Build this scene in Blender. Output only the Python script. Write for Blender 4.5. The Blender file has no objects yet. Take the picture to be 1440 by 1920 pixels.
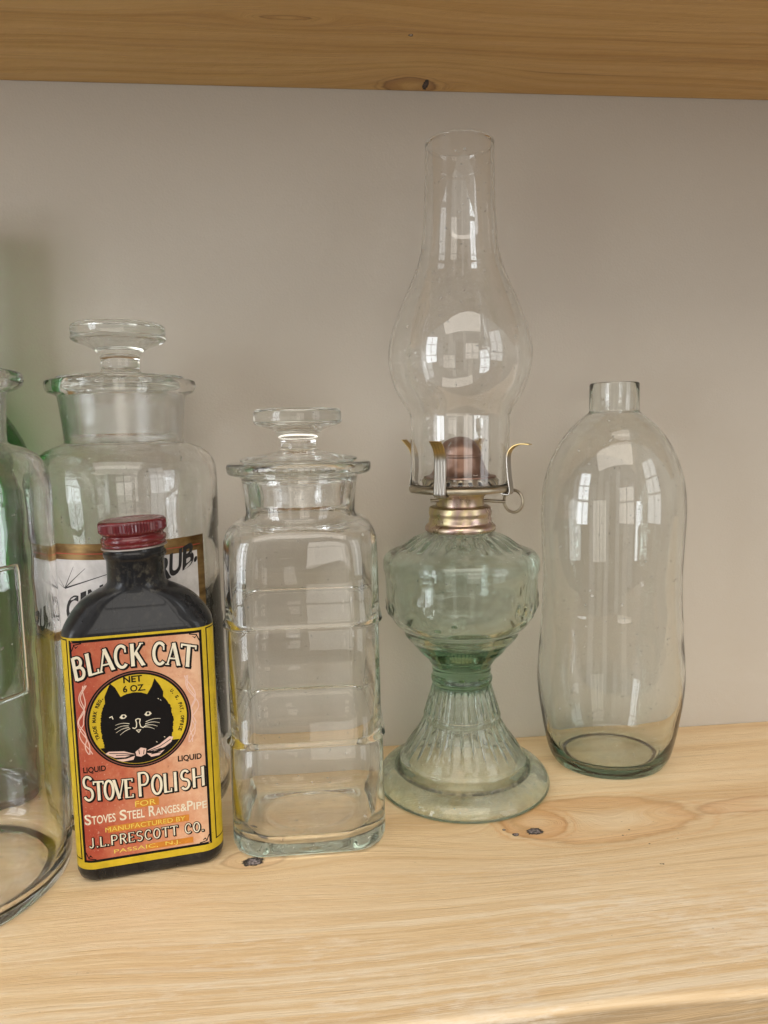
import bpy, bmesh, math, random
from mathutils import Vector, Matrix
from mathutils.geometry import tessellate_polygon
random.seed(7)
sc = bpy.context.scene
COL = sc.collection
PI = math.pi
MM = 0.001

# ------------------------------------------------------------------ helpers
def link(name, me, mat=None, parent=None):
    o = bpy.data.objects.new(name, me)
    COL.objects.link(o)
    if mat is not None:
        me.materials.append(mat)
    if parent is not None:
        o.parent = parent
    return o

def mesh_from(name, verts, faces, smooth=True, sharp=None, recalc=False):
    me = bpy.data.meshes.new(name)
    me.from_pydata([tuple(v) for v in verts], [], faces)
    if recalc:
        bm = bmesh.new(); bm.from_mesh(me)
        bmesh.ops.recalc_face_normals(bm, faces=bm.faces)
        bm.to_mesh(me); bm.free()
    me.validate()
    if smooth:
        for p in me.polygons:
            p.use_smooth = True
        if sharp:
            me.set_sharp_from_angle(angle=math.radians(sharp))
    me.update()
    return me

def empty(name, loc, rz=0.0):
    o = bpy.data.objects.new(name, None)
    COL.objects.link(o)
    o.location = loc; o.rotation_euler = (0, 0, rz)
    o.empty_display_size = 0.02
    return o

def tag(o, label=None, cat=None, group=None, kind=None):
    if label: o['label'] = label
    if cat: o['category'] = cat
    if group: o['group'] = group
    if kind: o['kind'] = kind
    return o

def catmull(pts, n):
    """smooth curve through a list of tuples, n steps per span"""
    out = []
    P = [tuple(p) for p in pts]
    for i in range(len(P) - 1):
        p0 = P[max(i - 1, 0)]; p1 = P[i]; p2 = P[i + 1]; p3 = P[min(i + 2, len(P) - 1)]
        for k in range(n):
            t = k / n; t2 = t * t; t3 = t2 * t
            out.append(tuple(0.5 * (2 * b + (c - a) * t + (2 * a - 5 * b + 4 * c - d) * t2 + (3 * b - a - 3 * c + d) * t3)
                             for a, b, c, d in zip(p0, p1, p2, p3)))
    out.append(P[-1])
    return out

def rr_radius(a, hx, hy, rc):
    """distance from the centre to a rounded rectangle along direction a (unit vector)"""
    dx, dy = abs(a[0]), abs(a[1])
    rc = min(rc, hx, hy)
    ix, iy = hx - rc, hy - rc
    if dx > 1e-9:
        t = hx / dx
        if t * dy <= iy + 1e-12: return t
    if dy > 1e-9:
        t = hy / dy
        if t * dx <= ix + 1e-12: return t
    b = dx * ix + dy * iy
    c = ix * ix + iy * iy - rc * rc
    return b + math.sqrt(max(b * b - c, 0))

def loft(name, rings, seg=128, sharp=35, rfun=None, capstart=True, capend=True):
    """rings: (z, hx, hy, rc) in mm, or (z, r) for a round ring; closed start/end with a centre vertex"""
    V, F = [], []
    rows = []
    for ri, g in enumerate(rings):
        if len(g) == 2: z, hx, hy, rc = g[0], g[1], g[1], g[1]
        else: z, hx, hy, rc = g
        row = []
        for k in range(seg):
            th = 2 * PI * k / seg
            d = Vector((hx * math.cos(th), hy * math.sin(th))); d.normalize()
            R = rr_radius(d, hx, hy, rc)
            zz = z
            if rfun: R, zz = rfun(R, z, math.atan2(d.x, -d.y), ri)
            row.append(len(V)); V.append((d.x * R * MM, d.y * R * MM, zz * MM))
        rows.append(row)
    for a, b in zip(rows[:-1], rows[1:]):
        for k in range(seg):
            k2 = (k + 1) % seg
            F.append((a[k], a[k2], b[k2], b[k]))
    if capstart:
        c = len(V); V.append((0, 0, rings[0][0] * MM))
        for k in range(seg): F.append((c, rows[0][(k + 1) % seg], rows[0][k]))
    if capend:
        c = len(V); V.append((0, 0, rings[-1][0] * MM))
        for k in range(seg): F.append((c, rows[-1][k], rows[-1][(k + 1) % seg]))
    return mesh_from(name, V, F, True, sharp, recalc=True)

def tube(name, pts, r, seg=10, closed=False, caps=True):
    """round wire through points (metres)"""
    P = [Vector(p) for p in pts]
    n = len(P); V, F = [], []
    up = None
    for i in range(n):
        if closed: t = P[(i + 1) % n] - P[i - 1]
        else: t = P[min(i + 1, n - 1)] - P[max(i - 1, 0)]
        t.normalize()
        if up is None:
            up = Vector((0, 0, 1)) if abs(t.z) < 0.9 else Vector((1, 0, 0))
        up = (up - t * up.dot(t)).normalized()
        s = t.cross(up)
        for k in range(seg):
            a = 2 * PI * k / seg
            V.append(P[i] + (up * math.cos(a) + s * math.sin(a)) * r)
    m = n if closed else n - 1
    for i in range(m):
        for k in range(seg):
            a = i * seg + k; b = i * seg + (k + 1) % seg
            c = ((i + 1) % n) * seg + (k + 1) % seg; d = ((i + 1) % n) * seg + k
            F.append((a, b, c, d))
    if not closed and caps:
        F.append(tuple(range(seg - 1, -1, -1))); F.append(tuple((n - 1) * seg + k for k in range(seg)))
    return mesh_from(name, V, F, True, 50, recalc=True)

# ------------------------------------------------------------------ node helpers
class NT:
    def __init__(s, tree):
        s.t = tree
    def node(s, typ, **kw):
        n = s.t.nodes.new(typ)
        for k, v in kw.items(): setattr(n, k, v)
        return n
    def put(s, sock, v):
        if v is None: return
        if hasattr(v, 'is_output'): s.t.links.new(v, sock)
        elif isinstance(v, (tuple, list)):
            if len(sock.default_value) == 4 and len(v) == 3: v = tuple(v) + (1,)
            sock.default_value = v
        else: sock.default_value = v
    def m(s, op, a, b=None, c=None, clamp=False):
        n = s.node('ShaderNodeMath', operation=op, use_clamp=clamp)
        for i, v in enumerate((a, b, c)):
            if v is not None: s.put(n.inputs[i], v)
        return n.outputs[0]
    def vm(s, op, a, b=None):
        n = s.node('ShaderNodeVectorMath', operation=op)
        s.put(n.inputs[0], a)
        if b is not None: s.put(n.inputs[1], b)
        return n.outputs[0]
    def xyz(s, v):
        n = s.node('ShaderNodeSeparateXYZ'); s.put(n.inputs[0], v); return n.outputs
    def comb(s, x, y, z):
        n = s.node('ShaderNodeCombineXYZ')
        for i, v in enumerate((x, y, z)): s.put(n.inputs[i], v)
        return n.outputs[0]
    def noise(s, vec, scale=1.0, detail=3, rough=0.5, dist=0.0):
        n = s.node('ShaderNodeTexNoise')
        s.put(n.inputs['Vector'], vec); s.put(n.inputs['Scale'], scale); s.put(n.inputs['Detail'], detail)
        s.put(n.inputs['Roughness'], rough); s.put(n.inputs['Distortion'], dist)
        return n.outputs['Fac']
    def ramp(s, fac, stops, interp='LINEAR'):
        n = s.node('ShaderNodeValToRGB'); cr = n.color_ramp; cr.interpolation = interp
        while len(cr.elements) > 1: cr.elements.remove(cr.elements[-1])
        cr.elements[0].position = stops[0][0]; cr.elements[0].color = tuple(stops[0][1]) + (1,)
        for p, c in stops[1:]:
            e = cr.elements.new(p); e.color = tuple(c) + (1,)
        s.put(n.inputs[0], fac); return n.outputs[0]
    def mr(s, v, a, b, c=0.0, d=1.0, smooth=False):
        n = s.node('ShaderNodeMapRange'); n.clamp = True
        if smooth: n.interpolation_type = 'SMOOTHSTEP'
        for i, x in enumerate((v, a, b, c, d)): s.put(n.inputs[i], x)
        return n.outputs[0]
    def mix(s, f, a, b, mode='MIX'):
        n = s.node('ShaderNodeMix', data_type='RGBA', blend_type=mode)
        s.put(n.inputs[0], f); s.put(n.inputs[6], a); s.put(n.inputs[7], b)
        return n.outputs[2]
    def bump(s, h, strength=0.3, dist=0.001):
        n = s.node('ShaderNodeBump'); s.put(n.inputs['Strength'], strength); s.put(n.inputs['Distance'], dist)
        s.put(n.inputs['Height'], h); return n.outputs[0]

def new_mat(name):
    m = bpy.data.materials.new(name); m.use_nodes = True
    t = m.node_tree
    for n in list(t.nodes): t.nodes.remove(n)
    out = t.nodes.new('ShaderNodeOutputMaterial')
    return m, NT(t), out

def principled(N, **kw):
    b = N.node('ShaderNodeBsdfPrincipled')
    for k, v in kw.items():
        N.put(b.inputs[k.replace('_', ' ')], v)
    return b

def obj_co(N):
    return N.node('ShaderNodeTexCoord').outputs['Object']

def glass(name, absorb=(3, 1.6, 2.4), rough=0.0, wave=0.02, wscale=60, smudge=0.03, dust=None, frost=None, ior=1.5, haze=0.22, dirt=None):
    """clear glass: refraction, Beer absorption, slightly wavy surface, thin smudges; frost = (z0, z1, roughness) in mm"""
    m, N, out = new_mat(name)
    co = obj_co(N)
    h = N.noise(co, wscale, 2, 0.4)
    bmp = N.bump(h, wave, 0.01)
    r = N.mr(N.noise(co, 45, 4, 0.6), 0.45, 0.75, rough, rough + smudge)
    if frost:
        z = N.xyz(co)[2]
        f = N.m('MULTIPLY', N.mr(z, (frost[0] - 1) * MM, (frost[0] + 1) * MM), N.mr(z, (frost[1] + 1) * MM, (frost[1] - 1) * MM))
        r = N.m('MAXIMUM', r, N.m('MULTIPLY', f, frost[2]))
    b = principled(N, Base_Color=(1, 1, 1), Roughness=r, IOR=ior, Transmission_Weight=1.0, Normal=bmp)
    surf = b.outputs[0]
    sp_ = N.node('ShaderNodeBsdfDiffuse'); N.put(sp_.inputs[0], (0.55, 0.54, 0.50))
    nz = N.xyz(N.node('ShaderNodeNewGeometry').outputs['Normal'])[2]
    sf = N.m('MULTIPLY', N.mr(N.noise(co, 420, 2, 0.4), 0.735, 0.76), 0.5)
    hz = N.m('MULTIPLY', N.mr(N.noise(co, 38, 6, 0.72), 0.42, 0.75), N.mr(nz, 0.15, 0.95, 0.012, haze))
    mx = N.node('ShaderNodeMixShader'); N.put(mx.inputs[0], N.m('MAXIMUM', sf, hz))
    N.put(mx.inputs[1], surf); N.put(mx.inputs[2], sp_.outputs[0]); surf = mx.outputs[0]
    if dust:
        amount, lo, hi, zmax = dust
        d = N.node('ShaderNodeBsdfDiffuse'); N.put(d.inputs[0], (0.41, 0.41, 0.32))
        n1 = N.mr(N.noise(co, 55, 6, 0.7), lo, hi)
        nz = N.xyz(N.node('ShaderNodeNewGeometry').outputs['Normal'])[2]
        fac = N.m('MULTIPLY', N.m('MULTIPLY', n1, amount), N.mr(nz, 0.0, 0.8))
        if zmax: fac = N.m('MULTIPLY', fac, N.mr(N.xyz(co)[2], zmax * MM, (zmax - 15) * MM, 0.25, 1.0))
        mx = N.node('ShaderNodeMixShader'); N.put(mx.inputs[0], fac)
        N.put(mx.inputs[1], surf); N.put(mx.inputs[2], d.outputs[0]); surf = mx.outputs[0]
    if dirt:           # grime packed into the groove of the foot: radius and height band in metres
        px, py, pz = N.xyz(co)
        rr = N.m('SQRT', N.m('ADD', N.m('MULTIPLY', px, px), N.m('MULTIPLY', py, py)))
        q = N.m('MULTIPLY', N.m('MULTIPLY', N.mr(rr, dirt[0], dirt[0] + 0.0008), N.mr(rr, dirt[1], dirt[1] - 0.0012)), N.m('MULTIPLY', N.mr(pz, dirt[2], dirt[2] + 0.0002), N.mr(pz, dirt[3], dirt[3] - 0.001)))
        q = N.m('MULTIPLY', q, N.mr(N.noise(co, 160, 5, 0.7), 0.36, 0.58, 0.10, 0.72))
        dd = N.node('ShaderNodeBsdfDiffuse'); N.put(dd.inputs[0], (0.035, 0.042, 0.036))
        mx = N.node('ShaderNodeMixShader'); N.put(mx.inputs[0], q); N.put(mx.inputs[1], surf); N.put(mx.inputs[2], dd.outputs[0]); surf = mx.outputs[0]
    N.put(out.inputs['Surface'], surf)
    dens = max(absorb)
    if dens > 0:
        v = N.node('ShaderNodeVolumeAbsorption')
        N.put(v.inputs['Color'], tuple(1 - a / (dens * 1.02) for a in absorb)); N.put(v.inputs['Density'], dens * 1.02)
        N.put(out.inputs['Volume'], v.outputs[0])
    return m

def paint(name, col, rough=0.5, var=0.0, scale=300, bump=0.0, spec=0.4):
    m, N, out = new_mat(name)
    co = obj_co(N)
    c = col
    if var:
        c = N.mix(N.mr(N.noise(co, scale, 5, 0.65), 0.35, 0.7), tuple(x * (1 - var) for x in col), tuple(min(1, x * (1 + var * 0.5)) for x in col))
    b = principled(N, Base_Color=c, Roughness=rough, Specular_IOR_Level=spec)
    if bump: N.put(b.inputs['Normal'], N.bump(N.noise(co, scale * 2, 4), bump, 0.0005))
    N.put(out.inputs['Surface'], b.outputs[0])
    return m

def metal(name, cols, rough=0.28, scale=40, stretch=(1, 1, 1), bump=0.05):
    m, N, out = new_mat(name)
    co = N.vm('MULTIPLY', obj_co(N), stretch)
    n = N.noise(co, scale, 4, 0.6, 0.6)
    c = N.ramp(n, [(0.30 + 0.4 * i / (len(cols) - 1), c) for i, c in enumerate(cols)])
    r = N.mr(N.noise(co, scale * 3, 4, 0.7), 0.3, 0.7, rough * 0.8, rough * 1.6)
    b = principled(N, Base_Color=c, Metallic=1.0, Roughness=r)
    N.put(b.inputs['Normal'], N.bump(N.noise(co, scale * 5, 3), bump, 0.0006))
    N.put(out.inputs['Surface'], b.outputs[0])
    return m

# ------------------------------------------------------------------ wood
def wood(name, light, mid, dark, knots, rings, flecks, seed=0.0, rough=(0.30, 0.55), line=260.0, pale=None, contrast=1.0, zref=0.0, streaks=None):
    """pine board, grain along X. knots: (x, y, rx, ry, strength) grain swirl; rings likewise add reddish rings; flecks: small dark knots"""
    m, N, out = new_mat(name)
    co = obj_co(N)
    x, y, z = N.xyz(co)
    yy = N.m('ADD', y, N.m('MULTIPLY', N.m('SUBTRACT', z, zref), 0.9))
    base = N.comb(N.m('ADD', x, seed), yy, seed)
    # slow wander of the grain
    w1 = N.noise(N.vm('MULTIPLY', base, (3.0, 9.0, 1.0)), 1.0, 2, 0.5)
    w2 = N.noise(N.vm('MULTIPLY', base, (14.0, 60.0, 1.0)), 1.0, 3, 0.5)
    g = N.m('ADD', yy, N.m('MULTIPLY', N.m('SUBTRACT', w1, 0.5), 0.026))
    g = N.m('ADD', g, N.m('MULTIPLY', N.m('SUBTRACT', w2, 0.5), 0.0045))
    for kx, ky, rx, ry, st in knots:
        dx = N.m('DIVIDE', N.m('SUBTRACT', x, kx), rx); dy = N.m('DIVIDE', N.m('SUBTRACT', yy, ky), ry)
        d2 = N.m('ADD', N.m('MULTIPLY', dx, dx), N.m('MULTIPLY', dy, dy))
        wgt = N.m('POWER', 2.718, N.m('MULTIPLY', d2, -1.0))
        dist = N.m('MULTIPLY', N.m('SQRT', d2), ry * st)
        tgt = N.m('ADD', dist, ky)
        g = N.m('ADD', N.m('MULTIPLY', g, N.m('SUBTRACT', 1.0, wgt)), N.m('MULTIPLY', tgt, wgt))
    # growth rings: irregularly spaced lines of g
    gv = N.comb(N.m('MULTIPLY', x, 0.8), N.m('MULTIPLY', g, 1.0), seed + 3)
    l1 = N.noise(N.vm('MULTIPLY', gv, (1.5, line, 1.0)), 1.0, 2, 0.5)
    l2 = N.noise(N.vm('MULTIPLY', gv, (0.6, line * 0.28, 1.0)), 1.0, 2, 0.5)
    l3 = N.noise(N.vm('MULTIPLY', N.comb(x, g, seed + 9), (22.0, line * 5.0, 1.0)), 1.0, 3, 0.6)
    f = N.m('ADD', N.m('MULTIPLY', l1, 0.42), N.m('ADD', N.m('MULTIPLY', l2, 0.42), N.m('MULTIPLY', l3, 0.16)))
    sp = 0.16 / contrast
    col = N.ramp(f, [(0.5 - sp, dark), (0.5 - sp * 0.25, mid), (0.5 + sp * 0.45, light), (0.5 + sp * 1.3, pale or light)])
    # blotches of tone along the board
    if streaks:    # shade put into the colour: front face darkens below the top edge
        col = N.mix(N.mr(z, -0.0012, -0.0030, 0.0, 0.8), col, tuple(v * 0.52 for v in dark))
    bl = N.noise(N.vm('MULTIPLY', base, (7.0, 22.0, 1.0)), 1.0, 4, 0.6)
    col = N.mix(N.mr(bl, 0.35, 0.7, 0.0, 0.45), col, N.mix(0.5, mid, dark), 'MIX')
    # fine fibres, short and irregular
    fb = N.noise(N.vm('MULTIPLY', N.comb(x, g, seed + 5), (45.0, 1500.0, 1.0)), 1.0, 4, 0.7)
    col = N.mix(N.mr(fb, 0.50, 0.72, 0.0, 0.34), col, dark)
    col = N.mix(N.mr(fb, 0.46, 0.30, 0.0, 0.30), col, pale or light)
    # dark resin lines, long and thin
    rl = N.noise(N.vm('MULTIPLY', N.comb(x, g, seed + 7), (5.0, 330.0, 1.0)), 1.0, 2, 0.5)
    col = N.mix(N.mr(rl, 0.66, 0.74, 0.0, 0.55), col, tuple(v * 0.75 for v in dark))
    if streaks:      # pale bands of early wood along the front of the board
        st_ = N.noise(N.vm('MULTIPLY', N.comb(x, g, seed + 11), (5.0, 300.0, 1.0)), 1.0, 3, 0.5)
        st2 = N.noise(N.vm('MULTIPLY', base, (40.0, 90.0, 1.0)), 1.0, 4, 0.7)
        k_ = N.m('MULTIPLY', N.mr(N.m('ADD', N.m('MULTIPLY', st_, 0.75), N.m('MULTIPLY', st2, 0.25)), 0.50, 0.60), N.mr(yy, streaks[0], streaks[1], 0.0, 1.0, True))
        col = N.mix(N.m('MULTIPLY', k_, 0.5), col, streaks[2])
        k2 = N.m('MULTIPLY', N.mr(st_, 0.46, 0.40), N.mr(yy, streaks[0], streaks[1], 0.0, 1.0, True))
        col = N.mix(N.m('MULTIPLY', k2, 0.5), col, N.mix(0.5, mid, dark))
        # whitish flecks of varnish sheen, painted into the colour towards the front
        wf = N.noise(N.vm('MULTIPLY', base, (70.0, 300.0, 1.0)), 1.0, 5, 0.75)
        wz = N.noise(N.vm('MULTIPLY', base, (9.0, 30.0, 2.0)), 1.0, 2, 0.5)
        col = N.mix(N.m('MULTIPLY', N.m('MULTIPLY', N.mr(N.m('ADD', N.m('MULTIPLY', wf, 0.62), N.m('MULTIPLY', wz, 0.38)), 0.51, 0.62), N.mr(yy, 0.325, 0.285)), 0.5), col, (0.88, 0.79, 0.65))
    for kx, ky, rx, ry, c in rings:     # reddish heart patch round a knot
        dx = N.m('DIVIDE', N.m('SUBTRACT', x, kx), rx); dy = N.m('DIVIDE', N.m('SUBTRACT', yy, ky), ry)
        nn = N.m('MULTIPLY', N.m('SUBTRACT', N.noise(N.vm('MULTIPLY', base, (24, 60, 1)), 1.0, 4, 0.6), 0.5), 0.95)
        d = N.m('ADD', N.m('SQRT', N.m('ADD', N.m('MULTIPLY', dx, dx), N.m('MULTIPLY', dy, dy))), nn)
        e1 = N.m('DIVIDE', N.m('SUBTRACT', d, 1.0), 0.07)
        ln = N.m('POWER', 2.718, N.m('MULTIPLY', N.m('MULTIPLY', e1, e1), -1.0))
        fade = N.m('MULTIPLY', N.mr(d, 0.25, 0.98), N.mr(d, 1.04, 0.98))
        core = N.mr(d, 0.5, 0.1)
        col = N.mix(N.m('MULTIPLY', fade, 0.62), col, c)
        col = N.mix(N.m('MULTIPLY', core, 0.35), col, pale or light)
        col = N.mix(N.m('MULTIPLY', ln, 0.55), col, tuple(v * 0.72 for v in c))
        e2 = N.m('DIVIDE', N.m('SUBTRACT', d, 1.28), 0.05)
        col = N.mix(N.m('MULTIPLY', N.m('POWER', 2.718, N.m('MULTIPLY', N.m('MULTIPLY', e2, e2), -1.0)), 0.35), col, c)
    ftot = None
    for kx, ky, rx, ry, c in flecks:
        dx = N.m('DIVIDE', N.m('SUBTRACT', x, kx), rx); dy = N.m('DIVIDE', N.m('SUBTRACT', yy, ky), ry)
        nn = N.m('MULTIPLY', N.m('SUBTRACT', N.noise(N.vm('MULTIPLY', co, (380, 420, 420)), 1.0, 4, 0.7), 0.5), 1.7)
        d = N.m('ADD', N.m('SQRT', N.m('ADD', N.m('MULTIPLY', dx, dx), N.m('MULTIPLY', dy, dy))), nn)
        inner = N.mix(N.mr(N.noise(co, 620, 4, 0.75), 0.42, 0.58), tuple(v * 0.22 for v in c), tuple(min(1, v * 3.6) for v in c))
        fm = N.mr(d, 1.12, 0.92)
        rim = N.mix(N.mr(d, 0.55, 0.85), inner, tuple(v * 0.12 for v in c))
        col = N.mix(fm, col, rim)
    # tiny pores / specks
    pk = N.noise(N.vm('MULTIPLY', co, (420, 900, 900)), 1.0, 2, 0.5)
    msk = N.mr(N.noise(co, 9, 2), 0.5, 0.62)
    col = N.mix(N.m('MULTIPLY', N.mr(pk, 0.735, 0.76), N.m('MULTIPLY', msk, 0.8)), col, (0.10, 0.055, 0.03))
    rn = N.noise(N.vm('MULTIPLY', base, (16, 130, 1)), 1.0, 4, 0.65)
    r = N.mr(rn, 0.3, 0.7, rough[0], rough[1])
    bh = N.m('ADD', N.m('MULTIPLY', l3, 0.6), N.m('ADD', N.m('MULTIPLY', l1, 0.6), N.m('MULTIPLY', N.noise(N.vm('MULTIPLY', co, (60, 160, 160)), 1.0, 4, 0.6), 0.9)))
    b = principled(N, Base_Color=col, Roughness=r, Specular_IOR_Level=0.5, Normal=N.bump(N.m('ADD', bh, N.m('MULTIPLY', fb, 0.5)), 0.42, 0.0012))
    N.put(out.inputs['Surface'], b.outputs[0])
    return m

KN = (0.10, 0.085, 0.085)
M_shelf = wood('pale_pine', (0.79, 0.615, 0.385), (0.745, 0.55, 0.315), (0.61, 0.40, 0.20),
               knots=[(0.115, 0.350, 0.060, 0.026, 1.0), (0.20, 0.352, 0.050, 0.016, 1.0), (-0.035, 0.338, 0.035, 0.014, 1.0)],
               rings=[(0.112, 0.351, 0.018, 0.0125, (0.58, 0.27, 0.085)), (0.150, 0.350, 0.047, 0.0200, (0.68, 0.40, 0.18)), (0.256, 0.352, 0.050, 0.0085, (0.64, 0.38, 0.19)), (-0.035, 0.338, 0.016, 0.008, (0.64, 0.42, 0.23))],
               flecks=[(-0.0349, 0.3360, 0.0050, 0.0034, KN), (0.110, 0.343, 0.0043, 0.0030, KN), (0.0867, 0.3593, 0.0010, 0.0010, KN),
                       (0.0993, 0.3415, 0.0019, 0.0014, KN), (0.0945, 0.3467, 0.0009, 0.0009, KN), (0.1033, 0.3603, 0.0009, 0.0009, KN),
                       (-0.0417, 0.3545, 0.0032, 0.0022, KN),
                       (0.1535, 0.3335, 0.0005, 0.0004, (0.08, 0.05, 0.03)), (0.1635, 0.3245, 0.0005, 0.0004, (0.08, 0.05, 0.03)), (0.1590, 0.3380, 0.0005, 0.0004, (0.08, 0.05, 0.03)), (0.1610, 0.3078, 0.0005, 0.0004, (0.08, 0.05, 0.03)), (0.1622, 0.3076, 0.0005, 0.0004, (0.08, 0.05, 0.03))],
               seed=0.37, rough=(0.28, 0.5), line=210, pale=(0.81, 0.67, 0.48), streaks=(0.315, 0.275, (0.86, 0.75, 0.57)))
M_upper = wood('amber_pine', (0.66, 0.43, 0.175), (0.59, 0.36, 0.13), (0.46, 0.255, 0.082),
               knots=[(0.076, 0.452, 0.040, 0.022, 1.0), (-0.005, 0.384, 0.060, 0.014, 1.0)],
               rings=[(0.066, 0.449, 0.017, 0.010, (0.27, 0.115, 0.03)), (-0.005, 0.3827, 0.013, 0.0022, (0.36, 0.19, 0.06))],
               flecks=[(0.0750, 0.4475, 0.0017, 0.0060, (0.03, 0.02, 0.02)), (0.0586, 0.3947, 0.0012, 0.0012, (0.2, 0.17, 0.15))],
               seed=4.1, rough=(0.32, 0.55), line=230, contrast=1.25, zref=0.4145)

# ------------------------------------------------------------------ wall
m, N, out = new_mat('beige_wall_paint')
co = obj_co(N)
n1 = N.noise(co, 5, 3, 0.5); n2 = N.noise(co, 700, 3, 0.6)
c = N.mix(N.mr(n1, 0.3, 0.7), (0.475, 0.430, 0.365), (0.50, 0.455, 0.388))
b = principled(N, Base_Color=c, Roughness=0.62, Specular_IOR_Level=0.25)
N.put(b.inputs['Normal'], N.bump(N.m('ADD', n2, N.m('ADD', N.m('MULTIPLY', N.noise(co, 120, 3), 0.8), N.m('MULTIPLY', N.noise(co, 28, 4, 0.6), 1.2))), 0.22, 0.0007))
N.put(out.inputs['Surface'], b.outputs[0]); M_wall = m

WALL_Y = 0.456; UP_Z = 0.4145
def box(name, x0, x1, y0, y1, z0, z1, mat, bev=0.0, nx=1):
    bm = bmesh.new()
    bmesh.ops.create_cube(bm, size=1.0)
    for v in bm.verts:
        v.co = Vector(((x0 + x1) / 2 + v.co.x * (x1 - x0), (y0 + y1) / 2 + v.co.y * (y1 - y0), (z0 + z1) / 2 + v.co.z * (z1 - z0)))
    if bev:
        bmesh.ops.bevel(bm, geom=[e for e in bm.edges], offset=bev, segments=4, affect='EDGES', profile=0.5)
    me = bpy.data.meshes.new(name); bm.to_mesh(me); bm.free()
    for p in me.polygons: p.use_smooth = True
    me.set_sharp_from_angle(angle=math.radians(40))
    return link(name, me, mat)

w = box('wall', -1.6, 1.9, WALL_Y, WALL_Y + 0.1, -0.6, 1.3, M_wall)
tag(w, 'plain beige painted wall behind the bottles', kind='structure')

def board(name, y0, y1, ztop, th, r, mat):
    """board along X with a softly rounded, slightly uneven front edge"""
    prof = []
    for k in range(9):
        a = PI / 2 * k / 8
        prof.append((y0 + r - r * math.sin(a), ztop - r + r * math.cos(a)))
    for k in range(9):
        a = PI / 2 * k / 8
        prof.append((y0 + r - r * math.cos(a), ztop - th + r - r * math.sin(a)))
    prof += [(y1, ztop - th), (y1, ztop)]
    xs = [-1.3 + 2.9 * i / 260 for i in range(261)]
    V, F = [], []
    n = len(prof)
    for xx in xs:
        dz = 0.0006 * math.sin(xx * 23) + 0.0004 * math.sin(xx * 61 + 1)
        for (py, pz) in prof:
            wgt = 1.0 if py < y0 + r + 1e-6 else 0.0
            V.append((xx, py + dz * wgt, pz))
    for i in range(len(xs) - 1):
        for k in range(n):
            a = i * n + k; b2 = i * n + (k + 1) % n
            F.append((a, b2, b2 + n, a + n))
    F.append(tuple(range(n))); F.append(tuple((len(xs) - 1) * n + k for k in range(n - 1, -1, -1)))
    me = mesh_from(name, V, F, True, 40, recalc=True)
    return link(name, me, mat)

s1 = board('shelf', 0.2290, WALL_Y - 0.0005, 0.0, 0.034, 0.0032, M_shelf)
tag(s1, 'pale knotty pine shelf board carrying the bottles and the lamp', kind='structure')
s2 = board('upper_shelf', 0.2290, WALL_Y - 0.0005, UP_Z + 0.034, 0.034, 0.0045, M_upper)
tag(s2, 'amber pine shelf board overhead, seen from below', kind='structure')

# ------------------------------------------------------------------ right hourglass bottle
M_clear = glass('clear_glass', (30, 21, 26), 0.0, 0.025, 22, 0.01)
root = empty('glass_bottle', (0.1815, 0.4166, 0.0), math.radians(-4))
tag(root, 'tall clear uncapped glass bottle with a pinched waist, standing right of the green lamp', 'bottle')
outer = [(0.0, 28.0), (0.0, 31.5), (0.8, 33.4), (3.0, 35.0), (8, 37.6), (20.6, 40.6), (31.2, 42.4), (42.8, 44.1), (55.7, 44.9), (71.3, 44.1), (82.3, 43.2),
         (92.9, 42.7), (105.4, 41.9), (118.3, 41.7), (130.7, 42.1), (143.4, 42.6), (154, 43), (163.9, 42.8), (175.3, 41.6), (185.1, 39.0), (193.2, 35.8),
         (201.3, 31.4), (209.4, 25.0), (213, 21.0), (216.6, 16.6), (217.8, 15.0)]
o2 = [outer[0], outer[1]] + catmull(outer[1:], 4)[1:] + [(218.8, 14.5), (234.0, 14.4), (235.0, 14.1), (235.3, 13.5), (235.0, 12.9), (234.0, 12.6), (219.5, 12.5)]
inner = [(217.6, 13.2), (215.4, 16.4), (208.4, 24.0), (200.5, 30.3), (192.6, 34.6), (184.6, 37.7), (175.0, 40.2), (163.9, 41.4), (154, 41.6), (143.4, 41.2), (130.7, 40.7), (118.3, 40.3), (105.4, 40.5), (92.9, 41.3),
         (71.3, 42.5), (55.7, 43.2), (42.8, 42.1), (31.2, 40.0), (20.6, 37.8), (13, 35.4), (8.6, 33.0), (6.6, 28.5), (6.4, 20), (7.0, 9)]
o2 += catmull(inner, 4)
def flat_sides(R, z, th, ri):          # four softly flattened, pinched sides
    k = math.exp(-((z - 112) / 62.0) ** 2)
    return R * (1 - 0.012 * k * (0.5 + 0.5 * math.cos(2 * th))), z
o2 = [(0.9, 10.0), (0.6, 20)] + o2[0:]
bb = link('bottle_body', loft('bottle_body', o2, 128, 40, flat_sides), M_clear, root)
for v in bb.data.vertices:            # oval in plan, round at the neck
    t_ = min(1.0, max(0.0, (v.co.z - 0.203) / 0.015))
    v.co.y *= 0.86 + 0.14 * t_

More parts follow.
